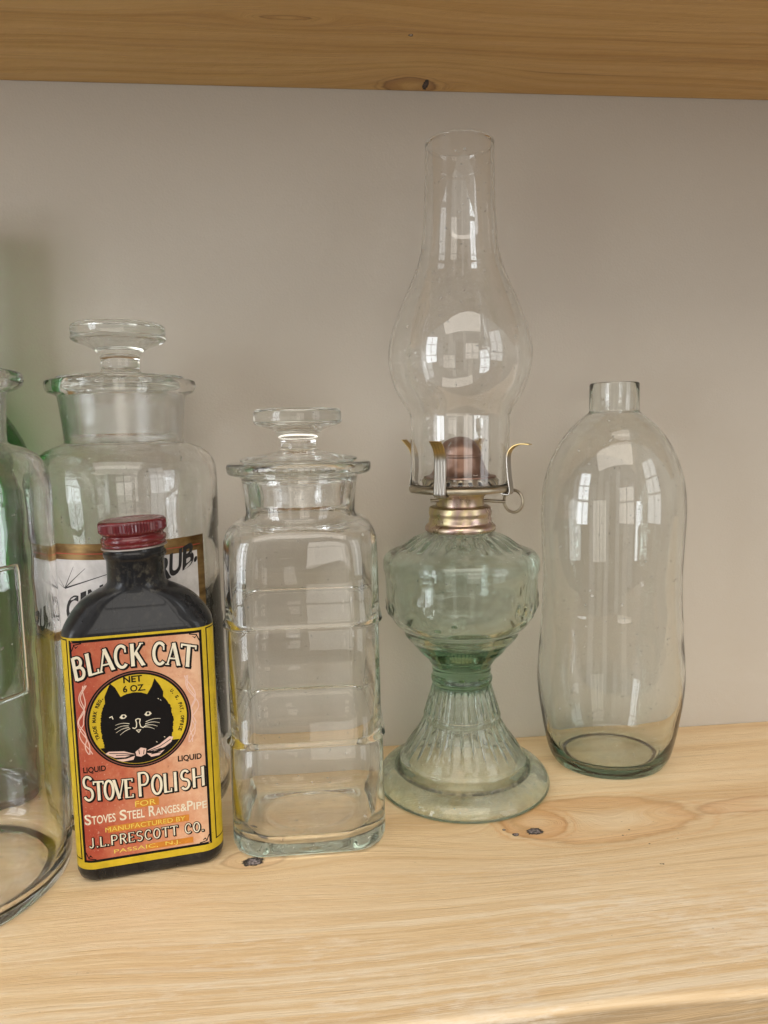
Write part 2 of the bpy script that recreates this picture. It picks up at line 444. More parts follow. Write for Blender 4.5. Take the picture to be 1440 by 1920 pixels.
# ------------------------------------------------------------------ square stoppered jar
M_jar = glass('jar_glass', (4.5, 2.8, 4.0), 0.0, 0.018, 30, 0.01)
M_jar2 = glass('jar_glass_ground_neck', (2.8, 2.3, 2.8), 0.0, 0.03, 40, 0.02, frost=(168, 187, 0.05))
root = empty('apothecary_jar', (-0.0064, 0.3728, 0.0), math.radians(-0.8))
tag(root, 'square clear glass jar with disc stopper and moulded horizontal ridges, left of the lamp', 'jar')
def sq(z, h, rc): return (z, h * 0.965, h * 0.965, rc)
body = [(3.0, 39.4, 15.0), (6.0, 40.3, 15.3), (10, 40.5, 15.2), (30, 40.1, 15), (56.8, 40.1, 15), (57.4, 40.6, 15), (58.1, 41.25, 15), (58.9, 41.1, 15), (59.9, 39.9, 15), (61.0, 39.45, 15), (90, 39.4, 15), (115.2, 39.4, 15), (116.0, 39.9, 15), (116.7, 40.85, 15),
        (117.5, 41.0, 15), (118.3, 40.3, 15), (119.4, 39.7, 15), (140, 39.5, 15.5), (150, 39.4, 16.5), (154.5, 39.3, 17.2), (158, 39.0, 18.2), (160.8, 38.3, 20), (163.0, 37.0, 22.5), (164.8, 35.0, 25.5), (166.0, 32.6, 28), (166.8, 30.2, 29.2)]
R = [sq(1.4, 10, 10), sq(1.3, 20, 20), sq(0.8, 25, 23), sq(0.15, 28.5, 21), sq(0.0, 32, 18), sq(0.15, 34.6, 16), sq(0.9, 37.0, 15.2), sq(1.8, 38.4, 15)] + [sq(*b) for b in body]
R += [(168.0, 28.4), (170, 28.1), (176.6, 28.5), (184, 29.4), (187.2, 30.1), (188.0, 31.5), (188.6, 34.6), (189.3, 36.2), (190.5, 36.9), (193.0, 37.1), (194.3, 36.7), (194.8, 35.8), (194.9, 33),
     (194.6, 30.4), (193.6, 29.0), (188, 27.9), (178, 27.0), (170, 26.2), (167.0, 26.2)]
TW = 2.7
ins = []
for k in range(len(body) - 1, -1, -1):          # inside follows the outside at an even distance
    z_, h_, rc_ = body[k]
    if z_ < 16: continue
    if 56 < z_ < 61.5 or 115 < z_ < 120: h_ = 39.7
    a_, b_ = body[max(k - 1, 0)], body[min(k + 1, len(body) - 1)]
    t_ = Vector((b_[1] - a_[1], b_[0] - a_[0])).normalized()
    if 50 < z_ < 125: t_ = Vector((0, 1))
    ins.append(sq(z_ - t_.x * -TW * -1 if False else z_ + t_.x * TW, h_ - t_.y * TW, max(rc_ - 1.6, 9)))
ins = [r_ for r_ in ins if r_[0] < 166.2]
R += ins + [sq(20, 37.2, 13.5), sq(14, 36.6, 14), sq(9.5, 35.0, 15.5), sq(6.8, 32.6, 18), sq(5.2, 29.4, 21), sq(4.5, 27.0, 24), sq(4.6, 25.6, 25), sq(5.6, 24.4, 24), sq(5.9, 22.5, 22.5), sq(5.8, 12, 12), sq(5.8, 5, 5)]
def bulge(Rr, z, th, ri):              # the four faces are very slightly convex
    e = min(1.0, max(0.0, (166 - z) / 20.0)) * min(1.0, max(0.0, z / 6.0))
    return Rr * (1 + 0.007 * e * math.cos(4 * th)), z
link('jar_body', loft('jar_body', R, 192, 50, bulge), M_jar, root)
def stopper(z0, k, plug_top, plug_bot_r, plug_top_r, prof):
    pr = [(z0 + 2.0, plug_bot_r - 5.0), (z0 + 0.4, plug_bot_r - 3.4), (z0, plug_bot_r - 1.8), (z0 + 0.5, plug_bot_r - 0.4), (z0 + 2, plug_bot_r), (plug_top, plug_top_r)]
    inn = [(plug_top + 0.2, 9), (plug_top - 1.5, 17), (plug_top - 5, plug_top_r - 6), (z0 + 8, plug_bot_r - 5.2)]
    return loft('stopper', inn + pr + prof, 96, 40)
st = [(194.9, 28.4), (195.6, 30.0), (196.6, 30.2), (197.5, 27.5), (199.0, 18.5), (200.2, 12.2), (201.3, 9.5), (203, 8.9), (205.5, 9.1), (206.6, 9.9), (207.4, 10.6), (209.5, 10.9), (210.6, 12.0),
      (211.8, 14.5), (213.0, 18.4), (213.9, 21.4), (214.8, 22.4), (216, 22.6), (219.8, 22.5), (221.0, 22.2), (221.7, 21.3), (222.0, 18), (222.2, 8)]
link('stopper', stopper(171.5, 1, 193.0, 25.7, 28.0, st), M_jar2, root)

# ------------------------------------------------------------------ back round jar with label
M_bj = glass('old_jar_glass', (2.8, 2.3, 2.8), 0.0, 0.03, 40, 0.02, frost=(207, 232, 0.20), haze=0.30)
root = empty('apothecary_jar', (-0.1014, 0.4068, 0.0))
tag(root, 'round stoppered glass jar with gold framed white label, behind the black polish bottle', 'jar')
R = [(2.5, 14), (1.0, 30), (0, 36), (0, 40), (1.0, 43.5), (4, 46.8), (8, 47.9), (30, 48), (107.4, 47.9), (108.0, 47.4), (158.0, 47.4), (158.8, 48.0), (188, 48.3), (193, 47.8), (197, 46.3), (200.2, 44.0), (203.0, 40.2), (204.8, 36.0), (205.8, 32.4),
     (206.6, 31.2), (208, 30.8), (215, 31.2), (228, 32.5), (231.4, 33.0), (232.2, 34.5), (233.0, 37.0), (234.5, 38.3), (237, 39.0), (239.0, 38.7), (239.7, 37.5), (239.8, 35), (239.4, 31.9), (237, 30.7), (228, 30.1), (214, 28.9), (207.5, 28.3),
     (204.8, 29.5), (202.8, 34), (200, 38.5), (196.5, 42), (192, 44.3), (186, 45.1), (150, 45.0), (100, 45.0), (30, 45.0), (18, 44.9), (10, 44.3), (6.4, 42.6), (4.4, 39.5), (3.8, 34), (4.0, 16)]
link('jar_body', loft('jar_body', R, 144, 40), M_bj, root)
st = [(239.9, 31.6), (240.5, 33.2), (241.4, 32.8), (242.0, 22), (242.8, 14.5), (243.6, 11.4), (245.1, 10.1), (248, 9.9), (251.3, 10.1), (254.2, 11.1), (255.9, 12.9), (257.4, 15.4), (259.0, 19.5), (260.2, 22.8), (261.3, 24.3),
      (262.3, 24.6), (263.0, 24.2), (267.0, 24.4), (268.4, 24.0), (269.1, 23.0), (269.4, 18), (269.5, 8)]
link('stopper', stopper(209.5, 1, 238.6, 28.0, 30.2, st), M_bj, root)

def cyl_patch(name, r, a0, a1, z0, z1, mat, parent, na=48, nz=2, th=0.12):
    """thin curved sheet on a cylinder, angles in degrees from -Y toward +X; mm"""
    V, F = [], []
    for lay, rr in ((0, r), (1, r + th)):
        for j in range(nz + 1):
            for i in range(na + 1):
                a = math.radians(a0 + (a1 - a0) * i / na); z = z0 + (z1 - z0) * j / nz
                V.append((rr * MM * math.sin(a), -rr * MM * math.cos(a), z * MM))
    L = (na + 1) * (nz + 1)
    idx = lambda lay, i, j: lay * L + j * (na + 1) + i
    for j in range(nz):
        for i in range(na):
            F.append((idx(1, i, j), idx(1, i + 1, j), idx(1, i + 1, j + 1), idx(1, i, j + 1)))
            F.append((idx(0, i, j), idx(0, i, j + 1), idx(0, i + 1, j + 1), idx(0, i + 1, j)))
    for i in range(na):
        F.append((idx(0, i, 0), idx(0, i + 1, 0), idx(1, i + 1, 0), idx(1, i, 0)))
        F.append((idx(0, i, nz), idx(1, i, nz), idx(1, i + 1, nz), idx(0, i + 1, nz)))
    for j in range(nz):
        F.append((idx(0, 0, j), idx(1, 0, j), idx(1, 0, j + 1), idx(0, 0, j + 1)))
        F.append((idx(0, na, j), idx(0, na, j + 1), idx(1, na, j + 1), idx(1, na, j)))
    return link(name, mesh_from(name, V, F, True, 40), mat, parent)

# 2D shapes -> surfaces ------------------------------------------------
def ribbon2d(pts, w, closed=False, taper=None):
    """polyline ribbon with mitred joints: returns verts2d, quads. w width; taper(t)->factor"""
    P = [Vector(p) for p in pts]; n = len(P); V = []; F = []
    for i in range(n):
        if closed: a, b = P[i - 1], P[(i + 1) % n]; p = P[i]
        else: a = P[i - 1] if i else None; b = P[i + 1] if i < n - 1 else None; p = P[i]
        d1 = (p - a).normalized() if a is not None else None
        d2 = (b - p).normalized() if b is not None else None
        if d1 is None: d1 = d2
        if d2 is None: d2 = d1
        t = d1 + d2
        t = t.normalized() if t.length > 1e-6 else d1
        nrm = Vector((-t.y, t.x))
        k = 1.0 / max(0.5, abs(nrm.dot(Vector((-d1.y, d1.x)))))
        hw = w / 2 * k * (taper(i / (n - 1)) if taper else 1)
        V.append(p + nrm * hw); V.append(p - nrm * hw)
    for i in range(n if closed else n - 1):
        j = (i + 1) % n
        F.append((2 * i, 2 * i + 1, 2 * j + 1, 2 * j))
    return V, F

def subdiv(pts, step):
    out = []
    for a, b in zip(pts[:-1], pts[1:]):
        a = Vector(a); b = Vector(b); k = max(1, int(math.ceil((b - a).length / step)))
        for i in range(k): out.append(tuple(a + (b - a) * i / k))
    out.append(tuple(pts[-1])); return out

class Flat:
    """collects 2D shapes and maps them on a surface with map(u, v, offset)"""
    def __init__(s, fmap): s.V = []; s.F = []; s.fmap = fmap; s.k = 0
    def add(s, V2, F2, off):
        s.k += 1; o = off + 0.0015 * (s.k % 20)
        b = len(s.V)
        s.V += [s.fmap(v[0], v[1], o) for v in V2]
        for f in F2:
            s.F.append(tuple(b + i for i in f))
    def line(s, pts, w, off, closed=False, taper=None, step=1.5):
        if closed: P = subdiv(list(pts) + [pts[0]], step)[:-1]
        else: P = subdiv(list(pts), step)
        V, F = ribbon2d(P, w, closed, taper); s.add(V, F, off)
    def poly(s, pts, off):
        tri = tessellate_polygon([[Vector((p[0], p[1], 0)) for p in pts]])
        s.add(list(pts), [tuple(t) for t in tri], off)
    def grid(s, u0, u1, v0, v1, off, nu=40, nv=2):
        V = [(u0 + (u1 - u0) * i / nu, v0 + (v1 - v0) * j / nv) for j in range(nv + 1) for i in range(nu + 1)]
        F = [(j * (nu + 1) + i, j * (nu + 1) + i + 1, (j + 1) * (nu + 1) + i + 1, (j + 1) * (nu + 1) + i) for j in range(nv) for i in range(nu)]
        s.add(V, F, off)
    def build(s, name, mat, parent):
        me = mesh_from(name, s.V, s.F, False)
        # make every face look outward
        bm = bmesh.new(); bm.from_mesh(me)
        for f in bm.faces:
            c = f.calc_center_median(); f.normal_update()
            if f.normal.dot(s.outward(c)) < 0: f.normal_flip()
        bm.to_mesh(me); bm.free()
        return link(name, me, mat, parent)
    outward = staticmethod(lambda c: Vector((c.x, c.y, 0)) if abs(c.x) > 0.026 else Vector((0, c.y, 0)))

def text2d(s, bold=0.0):
    cu = bpy.data.curves.new('t', 'FONT'); cu.body = s; cu.size = 1.0; cu.offset = bold; cu.resolution_u = 4
    ob = bpy.data.objects.new('t', cu); COL.objects.link(ob)
    dg = bpy.context.evaluated_depsgraph_get(); dg.update()
    me = bpy.data.meshes.new_from_object(ob.evaluated_get(dg))
    V = [(v.co.x, v.co.y) for v in me.vertices]; F = [tuple(p.vertices) for p in me.polygons]
    bpy.data.objects.remove(ob); bpy.data.curves.remove(cu); bpy.data.meshes.remove(me)
    return V, F

def text_fit(s, u0, u1, v0, v1, bold=0.0, shear=0.0, warp=None):
    V, F = text2d(s, bold)
    R0, _ = text2d(s, 0.0)
    x0 = min(v[0] for v in R0); x1 = max(v[0] for v in R0); y0 = min(v[1] for v in R0); y1 = max(v[1] for v in R0)
    out = []
    for x, y in V:
        a = (x - x0) / (x1 - x0); b = (y - y0) / (y1 - y0)
        u = u0 + (u1 - u0) * a + shear * b * (v1 - v0); v = v0 + (v1 - v0) * b
        if warp: u, v = warp(u, v)
        out.append((u, v))
    return out, F

RB = 47.55
def bj_map(u, v, off):   # u arc mm
    a = u / 48.2; r = (RB + 0.12 + off) * MM
    return (r * math.sin(a), -r * math.cos(a), v * MM)
def bj_out(c): return Vector((c.x, c.y, 0))
A2U = 48.2 * PI / 180
M_paper = paint('white_label_paper', (0.63, 0.61, 0.60), 0.55, 0.22, 90)
M_gold, Ng, og = new_mat('gold_brown_band')
cg = obj_co(Ng)
bg = principled(Ng, Base_Color=Ng.mix(Ng.mr(Ng.noise(Ng.vm('MULTIPLY', cg, (1, 1, 3)), 60, 4, 0.6), 0.35, 0.65), (0.10, 0.048, 0.012), (0.27, 0.165, 0.055)), Metallic=0.55, Roughness=0.35)
Ng.put(og.inputs['Surface'], bg.outputs[0])
M_ink = paint('black_ink', (0.012, 0.011, 0.012), 0.5, 0.0)
M_redline = paint('red_line_ink', (0.40, 0.05, 0.03), 0.5)
lab = cyl_patch('label', RB, -63, 63, 109, 157.5, M_gold, root, 64, 2)
lab['label'] = 'white paper label in a brown and gold frame'
fl = Flat(bj_map); fl.outward = bj_out
fl.grid(-56.5 * A2U, 56.5 * A2U, 113.5, 149.6, 0.06, 60, 3); fl.build('label_panel', M_paper, lab)
fl = Flat(bj_map); fl.outward = bj_out
for v in (152.6,): fl.line([(-60 * A2U, v), (60 * A2U, v)], 0.45, 0.06)
fl.build('label_line', M_redline, lab)
fl = Flat(bj_map); fl.outward = bj_out
sl = 0.365
def diag(u, v): return u - (v) * 0.12, 118.5 + v + sl * (u + 23.6)
T = [('P', -52.5), ('U', -44.5), ('L', -37), ('.', -31.5), ('C', -24.6), ('I', -15.4), ('N', -11.6), ('C', -2.2), ('H', 6.6), ('.', 15.2), ('R', 22.9), ('U', 29.6), ('B', 37.6), ('.', 45.2)]
wd = {'.': 1.6, 'I': 1.9, 'C': 7.0, 'N': 7.2, 'L': 5, 'P': 6.4, 'R': 6.8, 'U': 6.6, 'B': 6.6, 'H': 7}
for ch, u0 in T:
    hgt = 10.4 if ch != '.' else 1.7
    V2, F2 = text_fit(ch, u0, u0 + wd[ch], 0, hgt, 0.035, 0.22, diag)
    fl.add(V2, F2, 0.12)
ox, oz = -29.0 * A2U, 135.0
for (a, z, w) in ((-21.5, 146.2, .5), (-13.7, 145.4, .6), (2, 143.0, .8), (-34, 141, .35), (-36.5, 138.5, .3)):
    fl.line([(ox, oz), (a * A2U, z)], w, 0.10, taper=lambda t: 1.0 - 0.65 * t)
fl.build('label_lettering', M_ink, lab)

# ------------------------------------------------------------------ left jar, cut by the frame
M_lj = glass('left_jar_glass', (2.6, 2.2, 2.6), 0.0, 0.04, 34, 0.02, frost=(208, 231, 0.22), haze=0.26)
root = empty('apothecary_jar', (-0.1793, 0.3375, 0.0))
tag(root, 'large round clear glass jar cut off by the left edge, with an empty label panel', 'jar')
R = [(1.6, 18), (0.9, 38), (0, 45), (0, 50.0), (0.8, 53.0), (3.4, 55.2), (8, 55.9), (40, 56.8), (95, 57.8), (150, 57.9), (184.8, 58.4), (191, 58.0), (196, 57.0), (199.5, 55.4), (202.8, 52.6), (205.2, 48.6), (206.7, 44.6),
     (207.4, 42.0), (208.4, 40.9), (212, 40.7), (228, 41.8), (231.0, 42.4), (231.8, 44.4), (232.6, 46.6), (234.2, 48.8), (236.2, 49.8), (238.6, 49.8), (239.9, 48.8), (240.3, 46.5), (240.0, 41.5), (238, 39.6), (228, 38.6), (212, 37.4), (208, 37.4),
     (206, 38.5), (204.2, 43), (201.6, 48.2), (198, 51.6), (193, 53.6), (186, 55.2), (150, 54.9), (95, 54.6), (40, 53.6), (24, 53.4), (12, 52.8), (7.6, 51.4), (5.0, 49.0), (3.9, 45.0), (3.7, 36), (3.9, 18)]
link('jar_body', loft('jar_body', R, 160, 40), M_lj, root)
# raised bead round the empty label panel
def lj_pt(a, z, dr=0.25):
    a = math.radians(a); r = (57.75 + dr) * MM
    return (r * math.sin(a), -r * math.cos(a), z * MM)
a0, a1, z0, z1 = -44, 66, 100.5, 156.0
P = []
for k in range(41): P.append(lj_pt(a0 + (a1 - a0) * k / 40, z0))
for k in range(1, 24): P.append(lj_pt(a1, z0 + (z1 - z0) * k / 24))
for k in range(41): P.append(lj_pt(a1 - (a1 - a0) * k / 40, z1))
for k in range(1, 24): P.append(lj_pt(a0, z1 - (z1 - z0) * k / 24))
link('panel_rim', tube('panel_rim', P, 0.0011, 8, True), M_lj, root)
st = [(240.5, 40.5), (241.5, 42), (242.6, 40), (244, 26), (246, 15), (249, 12.5), (256, 12.8), (260, 17), (264, 28), (266, 30), (272, 29.8), (274, 28), (274.4, 10)]
link('stopper', stopper(213.5, 1, 239.3, 36.6, 39.2, st), M_lj, root)
M_scrap = paint('torn_paper', (0.75, 0.74, 0.72), 0.7, 0.1, 200)
cp = cyl_patch('label_scrap', 58.0, 48.5, 53.2, 101.5, 109.5, M_scrap, root, 8, 2, 0.15)

# ------------------------------------------------------------------ green flask behind
M_green = glass('green_glass', (700, 270, 640), 0.0, 0.04, 40, 0.02)
root = empty('green_bottle', (-0.1975, 0.4250, 0.0))
tag(root, 'dark green glass bottle whose sloping shoulder shows behind the left jar, against the wall', 'bottle')
hw = [(0.5, 10), (0, 30), (0.8, 34), (4, 36), (24, 36.8), (154, 37.6), (176, 38.4), (186, 38.6), (194, 38.2), (202, 36.6), (209, 34.0), (216, 30.4), (223, 26.2), (231, 21.6), (239, 17.8), (248, 15.0), (258, 13.6), (280, 13.0), (322, 12.6), (323, 14.4),
      (330, 14.4), (331, 13), (330, 10.4), (280, 10.6), (258, 11.2), (248, 12.4), (239, 15.2), (231, 19.0), (223, 23.6), (216, 27.8), (209, 31.4), (202, 34.0), (194, 35.6), (186, 36.0), (154, 35.0), (24, 34.2), (7, 33.0), (5, 28), (5.5, 8)]
R = []
for z, h in hw:
    fy = min(h, h * 0.55 + 6.0)
    R.append((z, h, fy, fy))
link('bottle_body', loft('bottle_body', R, 112, 40), M_green, root)

exec_later = []
# ------------------------------------------------------------------ stove polish bottle
BX, BY, BROT = -0.0850, 0.3465, math.radians(9.0)
root = empty('polish_bottle', (BX, BY, 0), BROT)
tag(root, 'black glass bottle of stove polish with red screw cap and yellow and red cat label', 'bottle')
HX, HY, RC = 34.2, 15.0, 10.0
m, N, out = new_mat('black_polish_glass')
co = obj_co(N)
z = N.xyz(co)[2]
n1 = N.noise(co, 260, 6, 0.7); n2 = N.noise(N.vm('MULTIPLY', co, (70, 70, 25)), 1.0, 5, 0.7)
neck = N.m('MULTIPLY', N.mr(z, 0.136, 0.142), N.mr(z, 0.157, 0.152))
spk = N.m('MULTIPLY', N.mr(n1, 0.50, 0.70), N.m('MULTIPLY', N.mr(n2, 0.42, 0.6), N.mr(neck, 0, 1, 0.22, 1.0)))
c = N.mix(spk, N.mix(N.mr(n2, 0.35, 0.7), (0.006, 0.007, 0.009), (0.016, 0.017, 0.020)), (0.11, 0.10, 0.075))
b = principled(N, Base_Color=c, Roughness=N.mr(n2, 0.3, 0.7, 0.20, 0.42), Specular_IOR_Level=0.15, Coat_Weight=0.38, Coat_Roughness=0.05,
               Normal=N.bump(N.m('ADD', N.noise(co, 120, 3), N.m('MULTIPLY', n1, 0.3)), 0.10, 0.001))
N.put(out.inputs['Surface'], b.outputs[0]); M_black = m
R = [(1.0, 20, 6, 6), (0.2, 27, 9, 8), (0, 29.8, 11.0, 8.8), (0.5, 31.7, 12.8, 9.4), (2.0, 33.4, 14.3, 9.8), (5, 34.2, 15.0, 10.0), (60, 34.2, 15.0, 10.0), (118.6, 34.2, 15.0, 10.0)]
R += [(z, a, b_, c_) for z, a, b_, c_ in catmull([(119.6, 34.1, 15.0, 10.4), (121.6, 33.7, 14.9, 11.2), (124.0, 32.7, 14.5, 12.4), (127, 31.0, 13.9, 13.2), (130, 28.9, 13.4, 13.3), (133, 26.2, 13.0, 13.0), (135.6, 22.8, 12.8, 12.8), (137.8, 18.8, 12.7, 12.7), (139.4, 15.2, 12.7, 12.7), (141.4, 13.4, 12.9, 12.9)], 3)]
R += [(143, 13.2), (152, 13.2), (153.2, 13.9), (153.8, 14.3), (155.4, 14.3), (156.0, 13.6), (158, 13.4), (160, 13.4), (166, 12.6)]
link('bottle_body', loft('bottle_body', R, 160, 45), M_black, root)
# red cap with knurled upper band and a rolled bead
m, N, out = new_mat('red_cap_enamel')
co = obj_co(N)
n1 = N.noise(co, 350, 5, 0.7)
c = N.mix(N.mr(n1, 0.62, 0.72), N.mix(N.mr(N.noise(co, 80, 3), 0.3, 0.7), (0.095, 0.006, 0.010), (0.14, 0.011, 0.015)), (0.30, 0.09, 0.08))
b = principled(N, Base_Color=c, Roughness=0.24, Specular_IOR_Level=0.4, Coat_Weight=0.4, Coat_Roughness=0.08, Normal=N.bump(n1, 0.08, 0.0005))
N.put(out.inputs['Surface'], b.outputs[0]); M_cap = m
R = [(158.6, 13.9), (158.6, 14.6), (158.8, 14.85), (159.6, 14.9), (160.0, 14.7), (160.4, 15.0), (161.4, 15.35), (162.6, 15.2), (163.3, 14.5), (163.7, 14.15), (164.2, 14.2), (164.8, 14.9), (165.2, 15.3), (165.6, 15.5)]
R += [(165.9 + 0.5 * k, 15.55) for k in range(9)] + [(170.4, 15.4), (170.9, 15.0), (171.1, 14.3), (171.05, 13.0), (170.8, 12.4), (170.8, 4)]
def knurl(Rr, z, th, ri):
    if 165.7 < z < 170.2: Rr += 0.28 * math.cos(64 * th)
    return Rr, z
capo = link('cap', loft('cap', [(z, r * 0.975) for z, r in R], 256, 50, knurl, capstart=False), M_cap, root)
capo.matrix_local = Matrix.Translation((0, 0, 0.158)) @ Matrix.Rotation(math.radians(-2.5), 4, 'Y') @ Matrix.Translation((0, 0, -0.158))
M_bare = metal('bare_tin', [(0.45, 0.42, 0.40), (0.6, 0.57, 0.55)], 0.35)
R = [(157.7, 13.8), (157.7, 14.7), (157.95, 15.0), (158.3, 15.0), (158.55, 14.7), (158.5, 13.8)]
link('cap_rim', loft('cap_rim', R, 96, 40, capstart=False, capend=False), M_bare, capo)

FLATX = HX - RC
def lab_map(u, v, off):
    off = off * MM; s = 1 if u >= 0 else -1; a = abs(u)
    if a <= FLATX: return (u * MM, -HY * MM - off, v * MM)
    arc = RC * PI / 2
    if a <= FLATX + arc:
        t = (a - FLATX) / RC; r = RC * MM + off
        return (s * (FLATX * MM + r * math.sin(t)), -(HY - RC) * MM - r * math.cos(t), v * MM)
    d = a - FLATX - arc
    return (s * (HX * MM + off), (-(HY - RC) + d) * MM, v * MM)
def lab_out(c):
    return Vector((max(0, abs(c.x) - FLATX * MM) * (1 if c.x > 0 else -1), min(0, c.y + (HY - RC) * MM) - 1e-5, 0))
def new_flat():
    f = Flat(lab_map); f.outward = lab_out; return f
UL = FLATX + RC * PI / 2 + 8.0
M_yel = paint('label_yellow', (0.60, 0.43, 0.022), 0.45, 0.18, 120, 0.05, spec=0.25)
# red printed panel: mottled red to salmon
m, N, out = new_mat('label_red')
co = obj_co(N); x, y, z = N.xyz(co)
g = N.m('ADD', N.mr(x, -0.030, 0.030), N.m('MULTIPLY', N.m('SUBTRACT', N.noise(co, 55, 5, 0.65), 0.5), 1.0))
g = N.m('ADD', g, N.m('MULTIPLY', N.m('SUBTRACT', N.noise(co, 420, 4, 0.7), 0.5), 0.35))
c = N.ramp(g, [(0.0, (0.36, 0.058, 0.032)), (0.30, (0.46, 0.125, 0.065)), (0.62, (0.57, 0.265, 0.145)), (1.0, (0.68, 0.43, 0.275))])
wn = N.noise(co, 700, 5, 0.75)
c = N.mix(N.mr(wn, 0.60, 0.70, 0.0, 0.55), c, (0.72, 0.50, 0.38))
c = N.mix(N.mr(N.noise(co, 95, 5, 0.7), 0.52, 0.72, 0.0, 0.5), c, (0.42, 0.15, 0.08))
c = N.mix(N.m('MULTIPLY', N.mr(N.noise(co, 520, 4, 0.7), 0.67, 0.72), 0.7), c, (0.10, 0.03, 0.025))
b = principled(N, Base_Color=c, Roughness=0.45, Specular_IOR_Level=0.25, Normal=N.bump(N.noise(co, 300, 4), 0.06, 0.0005))
N.put(out.inputs['Surface'], b.outputs[0]); M_red = m
_n = NT(M_yel.node_tree); _b = [n for n in M_yel.node_tree.nodes if n.type == 'BSDF_PRINCIPLED'][0]
_src = _b.inputs['Base Color'].links[0].from_socket; _co = obj_co(_n)
_c = _n.mix(_n.m('MULTIPLY', _n.mr(_n.noise(_co, 600, 4, 0.7), 0.66, 0.71), 0.75), _src, (0.13, 0.08, 0.02))
_c = _n.mix(_n.mr(_n.noise(_co, 60, 5, 0.7), 0.55, 0.75, 0.0, 0.45), _c, (0.46, 0.33, 0.05))
_n.put(_b.inputs['Base Color'], _c)
M_cream = paint('label_cream', (0.76, 0.70, 0.54), 0.45, 0.12, 150)
M_pink = paint('label_pink', (0.72, 0.50, 0.42), 0.45, 0.12, 200)
M_orange = paint('label_orange', (0.55, 0.20, 0.02), 0.45, 0.15, 200)
M_yel2 = paint('label_lemon', (0.74, 0.56, 0.10), 0.45, 0.1, 200)
M_ink2 = paint('label_black', (0.007, 0.006, 0.006), 0.5, spec=0.12)
M_olive = paint('label_olive', (0.30, 0.20, 0.02), 0.5)

V0, V1 = 7.6, 119.4
fl = new_flat(); fl.grid(-UL, UL, V0, V1, 0.03, 90, 4)
label = fl.build('label', M_yel, root)
PU0, PU1, PV0, PV1 = -29.4, 28.2, 11.6, 117.6
fl = new_flat(); fl.grid(PU0, PU1, PV0, PV1, 0.05, 70, 4); fl.build('label_panel', M_red, label)
fl = new_flat()
fl.line([(PU0, PV0), (PU1, PV0), (PU1, PV1), (PU0, PV1)], 1.25, 0.075, True)
for s in (1, -1):
    fl.line([(s * 31.4, PV0 + 0.8), (s * 31.4, V1 - 1.0), (s * (UL - 0.6), V1 - 1.0), (s * (UL - 0.6), PV0 + 0.8)], 0.65, 0.075, True)
# corner ticks
for (cx, cy, sx, sy) in ((PU1, PV1, -1, -1), (PU0, PV1, 1, -1), (PU1, PV0, -1, 1), (PU0, PV0, 1, 1)):
    fl.line([(cx + sx * 0.6, cy + sy * 4.4), (cx + sx * 1.9, cy + sy * 1.4), (cx + sx * 5.2, cy + sy * 0.8)], 0.5, 0.075)
    fl.poly([(cx + sx * 1.4, cy + sy * 1.2), (cx + sx * 3.8, cy + sy * 2.0), (cx + sx * 2.6, cy + sy * 3.2)], 0.075)
fl.build('border_lines', M_ink2, label)

# ---- round emblem
CU, CV = -1.5, 78.3
def circ(r, n=96, cu=CU, cv=CV, a0=0, a1=2 * PI):
    return [(cu + r * math.cos(a0 + (a1 - a0) * k / n), cv + r * math.sin(a0 + (a1 - a0) * k / n)) for k in range(n)]
emb = new_flat(); emb.poly(circ(23.6), 0.10); emblem = emb.build('emblem', M_ink2, label)
# the emblem children would sit one level too deep, so they hang on the label
fl = new_flat(); fl.poly(circ(21.6), 0.13); fl.build('emblem_ground', M_yel, label)
fl = new_flat(); fl.line(circ(22.7), 0.35, 0.13, True); fl.build('emblem_ring', paint('ring_brown', (0.20, 0.07, 0.05), 0.5), label)
# cat's head
head = [(-8.9, 89.9), (-11.0, 94.5), (-13.1, 96.8), (-14.6, 93.6), (-15.9, 90.6), (-15.8, 87.6), (-16.9, 84.6), (-17.9, 80.5), (-18.1, 76), (-17.7, 71), (-17.2, 66.5), (-15.5, 64.4),
        (-9, 63.0), (-3, 62.6), (4, 63.4), (9, 64.8), (12.3, 67.0), (13.2, 71.5), (13.6, 76.5), (13.0, 81.5), (11.4, 85.8), (9.8, 88.0), (10.0, 90.4), (8.6, 93.6), (6.4, 97.2), (5.0, 93.4), (2.8, 89.9), (0.2, 91.0), (-3.0, 91.4), (-6.2, 91.0)]
fine = []
for i in range(len(head)):
    a = Vector(head[i]); b2 = Vector(head[(i + 1) % len(head)]); k = max(1, int((b2 - a).length / 0.45))
    for j in range(k):
        p = a + (b2 - a) * j / k
        fur = 0.28 if (abs(p.x + 2) > 13.5) and p.y < 87 else 0.05
        c0 = Vector((-2.5, 78)); d = (p - c0).normalized()
        fine.append(tuple(p + d * (random.random() * fur * 2)))
fl = new_flat(); fl.poly(fine, 0.16)
# dark ground under the bow
seg = [(CU + 21.4 * math.cos(a), CV + 21.4 * math.sin(a)) for a in [math.radians(214 + (326 - 214) * k / 30) for k in range(31)]]
fl.poly(seg, 0.155)
fl.build('cat_head', M_ink2, label)
fl = new_flat()
